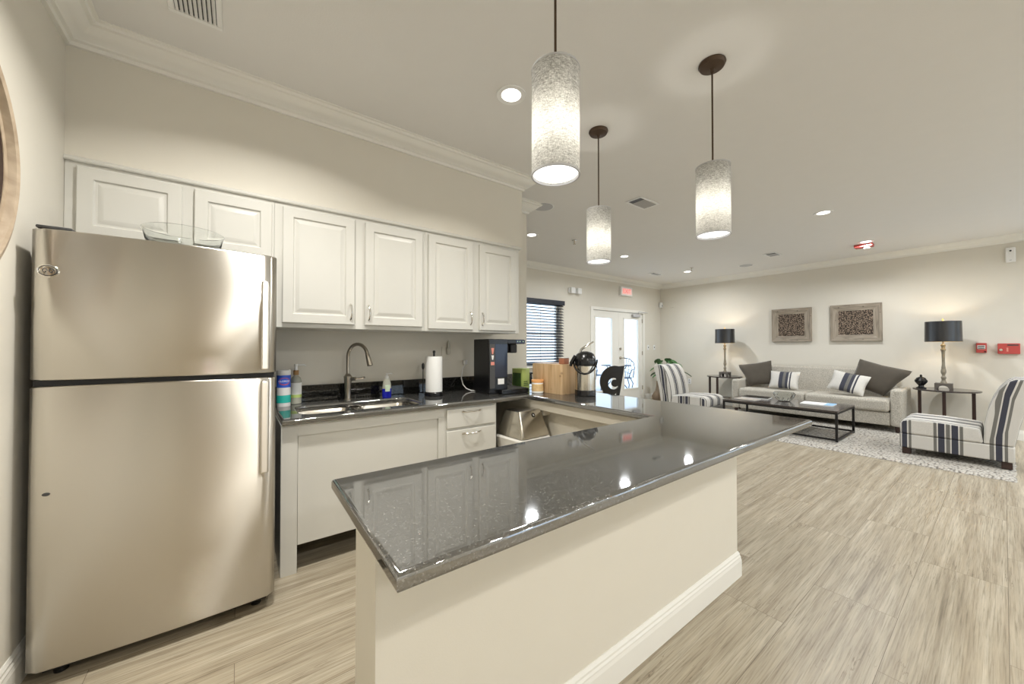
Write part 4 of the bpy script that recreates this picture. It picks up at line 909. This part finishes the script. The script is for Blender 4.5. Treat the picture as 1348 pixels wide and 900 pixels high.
# candle jar
cx_, cy_ = 2.045, 2.375
t = root('candle_jar', (cx_, cy_, ZT), 'short white jar with orange label in front of the pine box', 'jar')
bm = NB(); lathe(bm, [(0.045, 0), (0.050, 0.006), (0.050, 0.085), (0.047, 0.09)], (cx_, cy_, ZT), 32); mk('jar', bm, 'white', t)
bm = NB(); lathe(bm, [(0.0505, 0.018), (0.0505, 0.078), (0.049, 0.078), (0.049, 0.018), (0.0505, 0.018)], (cx_, cy_, ZT), 32, cap=False); mk('label', bm, pbr('peach_label', (0.85, 0.52, 0.26), 0.5, var=0.45, vscale=24), t)
bm = NB(); lathe(bm, [(0.051, 0.0902), (0.052, 0.093), (0.052, 0.11), (0.049, 0.113)], (cx_, cy_, ZT), 32); mk('lid', bm, 'orange', t)
# pine box
Mx = Matrix.Translation((2.20, 2.335, ZT)) @ Matrix.Rotation(math.radians(2), 4, 'Z')
bm = NB(); prism(bm, rrect(-0.10, 0.10, -0.18, 0.18, 0.022), 0, 0.245); bmesh.ops.transform(bm, matrix=Mx, verts=bm.verts[:]); bevel_sharp(bm, 0.003, 2)
t = root('pine_box', (2.20, 2.335, ZT), 'knotty pine wooden box between the orange jar and the airpot', 'box')
mk('box', bm, 'pine', t)
bm = NB(); box(bm, -0.08, 0.085, 0.0, 0.16, 0.2455, 0.2535, 0.001, 1, mat=Mx @ Matrix.Rotation(0.12, 4, 'Z')); mk('leaflet_stack', bm, pbr('printed_leaflets', (0.62, 0.58, 0.6), 0.5, var=0.5, vscale=30), label='flat leaflets lying on top of the pine box', cat='papers')
t = root('sweetener_tub', (2.20, 2.22, ZT+0.245), 'small red-brown tub on top of the pine box', 'tub')
bm = NB(); box(bm, -0.032, 0.032, -0.145, -0.085, 0.2455, 0.295, 0.004, 2, mat=Mx); mk('tub', bm, 'brownred', t)
bm = NB(); box(bm, -0.034, 0.034, -0.147, -0.083, 0.2955, 0.303, 0.002, 1, mat=Mx); mk('lid', bm, 'white', t)
# airpot
cx_, cy_ = 2.245, 2.02; R_ = 0.083
t = root('coffee_airpot', (cx_, cy_, ZT), 'stainless coffee airpot with black lid, carry handle and pump lever', 'airpot')
bm = NB(); lathe(bm, [(R_-0.004, 0), (R_, 0.004), (R_, 0.044), (R_-0.002, 0.048)], (cx_, cy_, ZT), 40); mk('base', bm, 'black', t)
bm = NB(); lathe(bm, [(R_-0.003, 0.0482), (R_-0.003, 0.235), (R_-0.004, 0.24)], (cx_, cy_, ZT), 40); mk('body', bm, 'steelbin', t)
bm = NB(); lathe(bm, [(R_, 0.2402), (R_+0.001, 0.245), (R_+0.001, 0.298), (R_-0.002, 0.303), (R_-0.012, 0.330), (R_-0.038, 0.350), (0.01, 0.356)], (cx_, cy_, ZT), 40); mk('lid', bm, 'black', t)
pv = Vector((-0.78, -0.62, 0)).normalized(); sv = Vector((-pv.y, pv.x, 0)); B0 = Vector((cx_, cy_, ZT))
nl = Vector((-0.80, 0.60, 0)).normalized()      # the spout looks this way
sn = Vector((nl.y, -nl.x, 0))
bm = NB(); tube(bm, [B0+nl*0.075+Vector((0, 0, 0.315)), B0+nl*0.09+Vector((0, 0, 0.295)), B0+nl*0.112+Vector((0, 0, 0.262)), B0+nl*0.118+Vector((0, 0, 0.235))], [0.020, 0.018, 0.014, 0.010], 10); mk('spout', bm, 'black', t)
bm = NB(); tube(bm, [B0+nl*0.05+Vector((0, 0, 0.335)), B0+nl*0.03+Vector((0, 0, 0.372)), B0-nl*0.02+Vector((0, 0, 0.405)), B0-nl*0.065+Vector((0, 0, 0.432))], [0.024, 0.024, 0.022, 0.016], 12, flat=0.4); mk('pump_lever', bm, 'chrome', t)
bm = NB(); pts = []
for i in range(17):
    u = math.radians(-8 + 196*i/16); side = sn*((R_+0.008)*math.cos(u)); out_ = math.sin(u)
    pts.append(B0 + side + pv*(0.094*max(0, out_)) + Vector((0, 0, 0.27 - 0.095*max(0, out_))))
sn2 = sn
bm.free(); bm = NB(); pts = []
for i in range(19):
    u = PI*i/18; a_ = pv*(math.sin(u)*(R_+0.02)) + Vector((-pv.y, pv.x, 0))*(-math.cos(u)*(R_+0.010))
    pts.append(B0 + a_ + Vector((0, 0, 0.285 - 0.105*math.sin(u))))
tube(bm, pts, 0.0075, 10); mk('carry_handle', bm, 'black', t)
# black cut-out chair behind the counter
CX, CY = 3.43, 2.72
t = root('cutout_back_chair', (CX, CY, 0), 'black chair with a rounded cut-out back standing behind the granite counter', 'chair')
Rm = Matrix.Translation((CX, CY, 0)) @ Matrix.Rotation(math.radians(-38), 4, 'Z')
fan = [(0.17, 1.03)] + [(0.06 + 0.17*math.cos(math.radians(a)), 0.845 + 0.185*math.sin(math.radians(a))) for a in range(74, 226, 8)] + [(-0.085, 0.665), (0.02, 0.655), (0.075, 0.72), (0.075, 0.65), (0.105, 0.65)]
cut = [(0.045 + 0.062*math.cos(math.radians(a)), 0.825 + 0.066*math.sin(math.radians(a))) for a in range(60, 330, 14)] + [(0.06 + 0.040*math.cos(math.radians(a)), 0.83 + 0.042*math.sin(math.radians(a))) for a in range(320, 66, -14)]
bm = NB(); prism(bm, fan, -0.012, 0.012, 'XZ', holes=[cut]); bmesh.ops.transform(bm, matrix=Rm, verts=bm.verts[:]); mk('backrest', bm, 'black', t)
bm = NB(); box(bm, -0.22, 0.2, -0.44, 0.02, 0.44, 0.47, 0.012, mat=Rm); mk('seat', bm, 'black', t)
for x, y in ((-0.19, -0.40), (0.17, -0.40), (-0.19, 0.0), (0.17, 0.0)):
    bm = NB(); box(bm, x-0.016, x+0.016, y-0.016, y+0.016, 0.0, 0.44 if y < -0.1 else 0.66, 0.004, mat=Rm); mk('leg', bm, 'black', t)
bm = NB(); box(bm, -0.245, -0.21, -0.30, 0.0, 0.655, 0.685, 0.01, mat=Rm); box(bm, -0.24, -0.215, -0.28, -0.255, 0.46, 0.66, mat=Rm); mk('armrest', bm, 'black', t)
t = root('black_cabinet', (3.55, 4.85, 0), 'low black cabinet below the blind behind the pine box', 'cabinet')
bm = NB(); box(bm, 3.25, 3.86, 4.62, YD-0.02, 0.05, 0.80, 0.006); mk('body', bm, 'black', t)
bm = NB(); box(bm, 3.23, 3.88, 4.60, YD-0.018, 0.8005, 0.83, 0.005); mk('top', bm, 'black', t)
for a, b2 in ((3.26, 3.55), (3.56, 3.85)):
    bm = NB(); box(bm, a, b2, 4.60, 4.6195, 0.08, 0.78, 0.003); mk('door', bm, 'black', t)
bm = NB(); box(bm, 3.28, 3.83, 4.66, YD-0.04, 0, 0.05); mk('plinth', bm, 'matteblack', t)

# ------------------------------------------------------------------ bin beneath the counter corner
t = root('waste_bin', (1.80, 2.27, 0), 'stainless swing-lid waste bin with white liner beneath the counter corner', 'bin')
Mb = Matrix.Translation((1.805, 2.275, 0)) @ Matrix.Rotation(math.radians(4), 4, 'Z')
def loft(bm, secs, mat):
    rings = [[bm.verts.new(mat @ Vector((x, y, z))) for x, y in rrect(x0, x1, y0, y1, r, 4)] for (x0, x1, y0, y1, z, r) in secs]
    for A, B_ in zip(rings, rings[1:]):
        for i in range(len(A)): bm.faces.new((A[i], A[(i+1) % len(A)], B_[(i+1) % len(A)], B_[i]))
    bm.faces.new(rings[0][::-1]); bm.faces.new(rings[-1])
bm = NB(); loft(bm, [(-0.12, 0.12, -0.13, 0.13, 0.0, 0.02), (-0.135, 0.135, -0.145, 0.145, 0.53, 0.025)], Mb); mk('body', bm, pbr('cream_bin', (0.72, 0.69, 0.62), 0.4), t)
bm = NB(); loft(bm, [(-0.141, 0.141, -0.151, 0.151, 0.46, 0.03), (-0.148, 0.148, -0.158, 0.158, 0.50, 0.03), (-0.156, 0.156, -0.166, 0.166, 0.548, 0.035), (-0.150, 0.150, -0.16, 0.16, 0.560, 0.035), (-0.13, 0.13, -0.14, 0.14, 0.561, 0.03)], Mb)
for v in bm.verts: v.co += Vector((random.uniform(-1, 1), random.uniform(-1, 1), random.uniform(-1, 1)))*0.003
mk('liner', bm, 'bag', t)
bm = NB(); loft(bm, [(-0.146, 0.146, -0.156, 0.156, 0.566, 0.02), (-0.145, 0.145, -0.155, 0.155, 0.58, 0.02), (-0.115, 0.115, -0.085, 0.085, 0.755, 0.012), (-0.108, 0.108, -0.078, 0.078, 0.759, 0.01)], Mb); ld = mk('swing_lid', bm, 'steelbin', t, smooth=25)
nv = Vector((0, -0.175, 0.07)).normalized()    # slope of the lid side that looks into the kitchen
nv = Vector((0, -0.175, -0.0)) ; sl = Vector((0, 0.07, 0.175)).normalized(); nn = Vector((0, -0.175, 0.07)).normalized(); pc = Vector((0.02, -0.098, 0.722))
bm = NB(); cyl(bm, (0, 0, 0.0003), 0.0175, 0.002, 24); bmesh.ops.transform(bm, matrix=Mb @ Matrix.Translation(pc) @ nn.to_track_quat('Z', 'Y').to_matrix().to_4x4(), verts=bm.verts[:]); em = mk('emblem', bm, 'black', ld)
bm = text_bm('h', 0.024, 0.0004); bmesh.ops.transform(bm, matrix=Mb @ Matrix.Translation(pc) @ nn.to_track_quat('Z', 'Y').to_matrix().to_4x4() @ Matrix.Translation((0, 0, 0.003)), verts=bm.verts[:]); mk('emblem_letter', bm, 'white', em, smooth=0)

# ------------------------------------------------------------------ living area
t = root('area_rug', (6.8, 1.98, 0), 'cream braided wool rug lying beneath the sofa, coffee table and chairs', 'rug')
bm = NB(); nx, ny = 40, 90; X0, X1, Y0, Y1 = 5.73, 7.95, -0.06, 4.02; g = {}
for i in range(nx+1):
    for j in range(ny+1):
        x = X0 + (X1-X0)*i/nx; y = Y0 + (Y1-Y0)*j/ny; e = i in (0, nx) or j in (0, ny)
        g[i, j] = bm.verts.new((x + (random.uniform(-.008, .008) if e else 0), y + (random.uniform(-.008, .008) if e else 0), 0.002 if e else 0.020 + random.uniform(-.0025, .0025)))
for i in range(nx):
    for j in range(ny): bm.faces.new((g[i, j], g[i+1, j], g[i+1, j+1], g[i, j+1]))
mk('pile', bm, 'rug', t, smooth=60)
ZR = 0.0235
# sofa
S0, S1, SYR, SYL = 7.50, 8.30, 0.86, 3.10
t = root('sofa', (7.9, 1.98, ZR), 'long oatmeal tweed sofa against the wall under the framed mosaics', 'sofa')
bm = NB(); box(bm, S0+0.02, S1, SYR+0.13, SYL-0.13, 0.11, 0.30, 0.012); mk('base', bm, 'tweed', t)
bm = NB()
poly = [(8.02, 0.30), (8.30, 0.30), (8.32, 0.86), (8.28, 0.905), (8.20, 0.905), (8.15, 0.87)]
prism(bm, [(x, z) for x, z in poly], SYR+0.13, SYL-0.13, 'XZ'); bevel_sharp(bm, 0.02, 3, horiz=False, ang=50); mk('backrest', bm, 'tweed', t)
for y0, y1 in ((SYR, SYR+0.128), (SYL-0.128, SYL)):
    bm = NB(); box(bm, S0-0.005, S1, y0, y1, 0.105, 0.635, 0.035, 4); mk('armrest', bm, 'tweed', t)
ym = (SYR+SYL)/2
for y0, y1 in ((SYR+0.131, ym-0.002), (ym+0.002, SYL-0.131)):
    bm = NB(); box(bm, S0-0.03, 8.10, y0, y1, 0.305, 0.485, 0.045, 4)
    for v in bm.verts:
        if v.co.z > 0.44: v.co.z += 0.012*math.sin(PI*(v.co.y-y0)/(y1-y0))
    mk('seat_cushion', bm, 'tweed', t)
for x in (S0+0.06, S1-0.06):
    for y in (SYR+0.06, SYL-0.06):
        bm = NB(); lathe(bm, [(0.022, 0), (0.032, 0.085)], (x, y, ZR if x < 7.9 else 0.0015), 14)
        if x > 7.9: pass
        mk('leg', bm, 'darkwood', t)
# cushions on the sofa
def frame3(nrm, up):      # columns: width, height, thickness
    n_ = Vector(nrm).normalized(); u_ = Vector(up); u_ = (u_ - n_*u_.dot(n_)).normalized(); w__ = u_.cross(n_).normalized()
    return Matrix((w__, u_, n_)).transposed()
ARM_L = -1
def throw(name, c, sx, sy, sz, tilt, spin, yaw, mat, label, stripe=False, group='throw pillows on the sofa', arm=0):
    n_ = Vector((-math.cos(tilt)*math.cos(yaw), -math.cos(tilt)*math.sin(yaw), math.sin(tilt)))
    Rr = frame3(n_, (0, 0, 1)) @ Matrix.Rotation(spin, 3, 'Z')
    bm = NB(); cushion(bm, (0, 0, 0), sx, sy, sz); vals = None
    me_ = None
    if arm:
        for v in bm.verts:
            if v.co.x*arm > 0: v.co.x *= 1 + 0.62*min(0.25, v.co.y/sy - 0.12)
    o = mk(name, bm, mat, None, smooth=80, label=label, cat='pillow', group=group)
    if stripe: set_stripe(o, lambda co, nr: co.x + sx/2)
    o.data.transform(Rr.to_4x4()); o.location = c
    return o
throw('throw_pillow', (7.89, 2.80, 0.735), 0.50, 0.45, 0.15, 0.33, 0.20, 0.10, 'velvet', 'dark brown velvet throw pillow at the sofa end nearer the glass doors', arm=ARM_L)
throw('throw_pillow', (7.80, 2.35, 0.655), 0.44, 0.33, 0.13, 0.42, 0.0, 0.0, 'pillowstripe', 'striped cream pillow upright at the sofa end nearer the glass doors', True)
throw('throw_pillow', (7.87, 1.185, 0.765), 0.57, 0.46, 0.15, 0.28, -0.28, -0.12, 'velvet', 'dark brown velvet throw pillow leaning on the sofa arm nearer the striped cream chair', arm=-ARM_L)
throw('throw_pillow', (7.68, 1.47, 0.685), 0.45, 0.33, 0.12, 0.45, -0.22, 0.0, 'pillowstripe', 'tilted striped cream pillow resting against the larger brown velvet one', True)

# slipper chairs: side view in (u along depth from front, z), width along x
def slipper_chair(loc, flip, label):
    """loc = floor point under the middle of the seat; front looks to +y (flip=1) or -y (flip=-1)"""
    X_, Y_ = loc; t = root('slipper_chair', (X_, Y_, ZR), label, 'chair', 'striped armless lounge chairs'); W = 0.32
    def y_(u): return Y_ + flip*(0.40-u)         # u = 0 front ... 0.80 back
    def loftx(poly, name, w_, fn, bev=0.02, mat='stripe', seg=3):
        bm = NB(); prism(bm, [(y_(u), z) for u, z in poly], X_-w_, X_+w_, 'YZ'); bevel_sharp(bm, bev, seg, horiz=False, ang=38)
        o = mk(name, bm, mat, t, smooth=45); set_stripe(o, fn); return o
    def across(co, n): return co.x + 0.33
    def lengthwise(off): return lambda co, n: (0.40 - flip*co.y) + off
    def mixed(co, n):
        return co.x + 0.33 if abs(n.x) < 0.6 else (0.40 - flip*co.y) + 0.02
    base = [(0.0, 0.095), (0.79, 0.095), (0.79, 0.25), (0.0, 0.25)]
    loftx(base, 'seat_base', W, lengthwise(0.02), 0.012)
    seat = [(0.004, 0.252), (0.60, 0.252), (0.58, 0.405), (0.30, 0.425), (0.08, 0.425), (0.02, 0.405), (0.0, 0.36)]
    so = loftx(seat, 'seat_cushion', W+0.004, lengthwise(0.02), 0.022)
    me = so.data; at = me.attributes['stripe']; me.materials.append(M['stripeacross'])
    for p in me.polygons:
        if p.normal.z > 0.5 or (abs(p.normal.y) > 0.6):
            p.material_index = 1
            for li in p.loop_indices: at.data[li].value = me.vertices[me.loops[li].vertex_index].co.x + 0.40
    back = [(0.595, 0.252), (0.79, 0.252), (0.82, 0.45), (0.865, 0.65), (0.925, 0.84), (0.935, 0.895), (0.905, 0.925), (0.80, 0.922), (0.755, 0.895), (0.70, 0.81), (0.655, 0.70), (0.625, 0.59), (0.603, 0.45)]
    bo = loftx(back, 'backrest', W, lambda co, n: (0.40 - flip*co.y) + 0.02 - max(0, co.z-0.3)**2*0.28, 0.018)
    me = bo.data; at = me.attributes['stripe']; me.materials.append(M['stripeacross'])
    for p in me.polygons:
        if abs(p.normal.x) < 0.55:
            p.material_index = 1
            for li in p.loop_indices: at.data[li].value = me.vertices[me.loops[li].vertex_index].co.x + 0.40
    for u in (0.05, 0.74):
        for s in (-1, 1):
            bm = NB(); cxx = X_ + s*(W-0.05); box(bm, cxx-0.035, cxx+0.035, min(y_(u-0.035), y_(u+0.035)), max(y_(u-0.035), y_(u+0.035)), ZR, 0.094, 0.006); mk('leg', bm, 'darkwood', t)
    return t
slipper_chair((6.47, 0.335), 1, 'striped navy and cream slipper chair beside the lamp table with the black urn')
slipper_chair((6.40, 3.30), -1, 'striped navy and cream slipper chair by the potted plant and glass doors')

# coffee table
T0, T1, TY0, TY1, TZ = 6.16, 7.06, 1.285, 2.675, 0.42
t = root('coffee_table', (6.61, 1.98, ZR), 'low dark coffee table with black metal frame on the cream rug', 'table')
bm = NB(); box(bm, T0, T1, TY0, TY1, TZ-0.022, TZ, 0.003); mk('tabletop', bm, 'tablewood', t)
s = 0.013
for x in (T0+s, T1-s):
    for y in (TY0+s, TY1-s):
        bm = NB(); box(bm, x-s, x+s, y-s, y+s, ZR, TZ-0.0225, 0.002, 1); mk('leg', bm, 'blackmetal', t)
bm = NB()
for x in (T0+s, T1-s): box(bm, x-0.011, x+0.011, TY0+2*s, TY1-2*s, 0.035, 0.057)
for y in (TY0+s, TY1-s): box(bm, T0+2*s, T1-2*s, y-0.011, y+0.011, 0.035, 0.057)
mk('stretcher', bm, 'blackmetal', t, smooth=0)
bm = NB()
for x in (T0+s, T1-s): box(bm, x-0.011, x+0.011, TY0+2*s, TY1-2*s, TZ-0.045, TZ-0.0225)
for y in (TY0+s, TY1-s): box(bm, T0+2*s, T1-2*s, y-0.011, y+0.011, TZ-0.045, TZ-0.0225)
mk('apron', bm, 'blackmetal', t, smooth=0)
cx_, cy_ = 6.70, 2.02
bm = NB(); lathe(bm, [(0.001, 0.003), (0.06, 0.001), (0.075, 0.006), (0.115, 0.055), (0.135, 0.11), (0.12, 0.135), (0.115, 0.134), (0.127, 0.11), (0.108, 0.058), (0.07, 0.014), (0.001, 0.012)], (cx_, cy_, TZ), 36)
for v in bm.verts:
    dxy = Vector((v.co.x-cx_, v.co.y-cy_))
    if dxy.length > 0.09: a_ = math.atan2(dxy.y, dxy.x); v.co.x += dxy.x*0.05*math.cos(9*a_); v.co.y += dxy.y*0.05*math.cos(9*a_)
mk('scalloped_glass_bowl', bm, 'glass', label='faceted clear glass bowl in the middle of the coffee table', cat='bowl')
def booklet(name, x0, x1, y0, y1, h, rot, mat, label, cover=None, z=TZ):
    t = root(name, ((x0+x1)/2, (y0+y1)/2, z), label, 'magazine')
    mt = Matrix.Translation(((x0+x1)/2, (y0+y1)/2, z)) @ Matrix.Rotation(rot, 4, 'Z'); wx, wy = (x1-x0)/2, (y1-y0)/2
    bm = NB(); box(bm, -wx, wx, -wy, wy, 0.0005, h, 0.001, 1, mat=mt); mk('pages', bm, 'whitemat', t)
    bm = NB(); box(bm, -wx-0.002, wx+0.002, -wy-0.002, wy+0.002, h+0.0002, h+0.002, mat=mt); mk('cover', bm, mat, t)
    if cover: bm = NB(); box(bm, -wx-0.002, wx+0.002, -wy-0.002, -wy*0.45, h+0.0022, h+0.003, mat=mt); mk('cover_band', bm, cover, t)
booklet('picture_tray', 6.58, 6.86, 2.22, 2.58, 0.018, 0.10, 'black', 'dark tray on the table end nearer the potted plant')
booklet('magazine', 6.33, 6.55, 2.28, 2.58, 0.008, -0.1, 'magazine', 'thin magazine in front of the dark tray on the coffee table')
booklet('magazine', 6.52, 6.80, 1.42, 1.78, 0.016, 0.05, 'whitemat', 'white magazine with blue edge at the chair end of the coffee table', 'lightblue')

# lamp tables
def lamp_table(cx_, cy_, R_, label, leg_angles):
    t = root('lamp_table', (cx_, cy_, 0), label, 'table', 'round three-legged lamp tables')
    bm = NB(); lathe(bm, [(R_-0.02, 0.622), (R_-0.004, 0.626), (R_, 0.634), (R_, 0.642), (R_-0.004, 0.646)], (cx_, cy_, 0), 48); mk('tabletop', bm, 'tablewood', t)
    zf = 0.0005
    for an in leg_angles:
        x = cx_ + (R_-0.055)*math.cos(math.radians(an)); y = cy_ + (R_-0.055)*math.sin(math.radians(an))
        bm = NB(); box(bm, x-0.017, x+0.017, y-0.017, y+0.017, ZR if x < 7.97 else zf, 0.6215, 0.003, 1); mk('leg', bm, 'darkwood', t)
    bm = NB(); tube(bm, [(cx_ + (R_-0.055)*math.cos(math.radians(a)), cy_ + (R_-0.055)*math.sin(math.radians(a)), 0.18) for a in range(0, 360, 15)], 0.010, 8, closed=True); mk('ring_stretcher', bm, 'darkwood', t)
    return t
lamp_table(8.03, 0.50, 0.32, 'round dark lamp table between sofa and striped chair, carrying the black urn', (115, 180, 250))
lamp_table(8.03, 3.45, 0.32, 'round dark lamp table between the plant and the brown pillow end of the sofa', (110, 175, 290))
def table_lamp(x, y, label):
    z = 0.6465; t = root('table_lamp', (x, y, z), label, 'lamp', 'black drum shade table lamps')
    bm = NB(); hw, h = 0.082, 0.085
    arch = [(-hw, 0), (-0.055, 0)] + [(0.055*math.cos(math.radians(a)), 0.0 + 0.055*math.sin(math.radians(a))) for a in range(165, 14, -15)] + [(0.055, 0), (hw, 0), (hw, h), (-hw, h)]
    prism(bm, [(y+u, z+v) for u, v in arch], x-hw, x-hw+0.022, 'YZ'); prism(bm, [(y+u, z+v) for u, v in arch], x+hw-0.022, x+hw, 'YZ')
    prism(bm, [(x+u*0.729, z+v) for u, v in arch], y-hw, y-hw+0.022, 'XZ'); prism(bm, [(x+u*0.729, z+v) for u, v in arch], y+hw-0.022, y+hw, 'XZ')
    box(bm, x-hw+0.022, x+hw-0.022, y-hw+0.022, y+hw-0.022, z+h-0.02, z+h)
    mk('base', bm, 'greywood', t, smooth=30)
    prof = [(0.045, 0.0855), (0.042, 0.10), (0.030, 0.115), (0.026, 0.14), (0.034, 0.155), (0.036, 0.17), (0.024, 0.185), (0.020, 0.20), (0.030, 0.22), (0.037, 0.245), (0.034, 0.275), (0.026, 0.29), (0.030, 0.30), (0.027, 0.31), (0.022, 0.34), (0.020, 0.42), (0.023, 0.50), (0.026, 0.54), (0.036, 0.55), (0.036, 0.565), (0.026, 0.575), (0.024, 0.60), (0.034, 0.61), (0.034, 0.63), (0.014, 0.64), (0.012, 0.70)]
    prof = [(r_*0.74, h_) for r_, h_ in prof]
    bm = NB(); lathe(bm, prof, (x, y, z), 24); mk('column', bm, 'antique', t)
    Z0, Z1, R0, R1 = 1.318, 1.605, 0.178, 0.174
    bm = NB(); lathe(bm, [(R0, Z0), (R1, Z1)], (x, y, 0), 48, cap=False); mk('shade', bm, 'shadeblack', t, smooth=60, recalc=True)
    bm = NB(); lathe(bm, [(R0-0.003, Z0), (R1-0.003, Z1)], (x, y, 0), 48, cap=False); mk('shade_lining', bm, 'gold', t, smooth=60)
    bm = NB()
    for a in (0, 120, 240): tube(bm, [(x, y, Z1-0.01), (x+(R1-0.003)*math.cos(math.radians(a)), y+(R1-0.003)*math.sin(math.radians(a)), Z1-0.01)], 0.0025, 6)
    tube(bm, [(x, y, Z1-0.02), (x, y, Z1+0.02)], 0.004, 8); lathe(bm, [(0.004, 0.015), (0.009, 0.022), (0.009, 0.034), (0.003, 0.04)], (x, y, Z1), 12); mk('finial', bm, 'gold', t)
    bm = NB(); tube(bm, [(x, y, z+0.70), (x+0.05, y, z+0.72), (x+0.06, y, z+0.85), (x, y, Z1-0.012)], 0.003, 6); mk('harp', bm, 'gold', t)
    bm = NB(); lathe(bm, [(0.012, 0.70), (0.014, 0.73), (0.03, 0.79), (0.028, 0.815), (0.012, 0.835)], (x, y, z), 16); mk('bulb', bm, emit('bulb_glow', (1, 0.9, 0.7), 4.0), t)
    light('lamp_light', 'POINT', (x-0.0, y-0.05, 1.50), LAMP_W, t, 0.03, (1.0, 0.94, 0.82))
M['shadeblack'] = pbr('black_lacquer_shade', (0.012, 0.013, 0.016), 0.28, ior=1.7)
table_lamp(8.0, 0.517, 'black drum shade lamp with turned column, next to the black urn and red fire boxes')
table_lamp(8.0, 3.425, 'black drum shade lamp with turned column, next to the sofa end by the plant')
t = root('black_urn', (7.93, 0.725, 0.6465), 'small black lidded urn on the lamp table beside the sofa arm', 'urn')
bm = NB(); lathe(bm, [(0.052, 0), (0.052, 0.012), (0.034, 0.022), (0.026, 0.04), (0.045, 0.065), (0.064, 0.095), (0.066, 0.115), (0.05, 0.14)], (7.93, 0.725, 0.6465), 28); mk('vessel', bm, 'black', t)
bm = NB(); lathe(bm, [(0.051, 0.1402), (0.046, 0.150), (0.022, 0.165), (0.010, 0.172), (0.013, 0.182), (0.011, 0.192), (0.003, 0.20)], (7.93, 0.725, 0.6465), 24); mk('lid', bm, 'black', t)

# potted plant in the corner, conical vase
px_, py_ = 7.72, 4.55
t = root('potted_plant', (px_, py_, 0), 'leafy green potted plant in the room corner behind the striped chair', 'plant')
bm = NB(); lathe(bm, [(0.10, 0.0), (0.13, 0.02), (0.16, 0.25), (0.17, 0.30), (0.155, 0.30), (0.14, 0.27), (0.02, 0.27)], (px_, py_, 0), 32); mk('pot', bm, 'terracotta', t)
rnd = random.Random(3); stems = NB(); leaves = NB()
for q in range(26):
    a = rnd.uniform(0, 2*PI); rr = rnd.uniform(0.08, 0.34); h = rnd.uniform(0.55, 1.10) - rr*0.4
    e = Vector((px_+rr*math.cos(a), py_+rr*math.sin(a), h)); s0 = Vector((px_+0.05*math.cos(a), py_+0.05*math.sin(a), 0.27))
    mdl = s0.lerp(e, 0.55) + Vector((0, 0, 0.12)); tube(stems, [s0, mdl, e], 0.005, 6)
    d_ = Vector((math.cos(a), math.sin(a), -0.35)).normalized(); sd = d_.cross(Vector((0, 0, 1))).normalized(); ln, wd = rnd.uniform(0.15, 0.22), rnd.uniform(0.05, 0.075); up_ = sd.cross(d_)
    prev = None
    for i in range(8):
        u = i/7; c_ = e + d_*(ln*u) - Vector((0, 0, 0.05*u*u)); hw = wd*math.sin(PI*min(1, u*0.92+0.06))**0.8
        row = [leaves.verts.new(c_ - sd*hw + up_*0.012), leaves.verts.new(c_), leaves.verts.new(c_ + sd*hw + up_*0.012)]
        if prev: leaves.faces.new((prev[0], prev[1], row[1], row[0])); leaves.faces.new((prev[1], prev[2], row[2], row[1]))
        prev = row
mk('stems', stems, 'leaf', t); mk('leaves', leaves, 'leaf', t, smooth=80)
t = root('conical_vase', (7.86, 4.85, 0), 'brown conical floor vase by the wall beside the glass doors', 'vase')
bm = NB(); lathe(bm, [(0.09, 0), (0.12, 0.03), (0.125, 0.10), (0.09, 0.17), (0.05, 0.22), (0.03, 0.34), (0.022, 0.44), (0.026, 0.45), (0.018, 0.45)], (7.86, 4.85, 0), 28); mk('vessel', bm, 'terracotta', t)
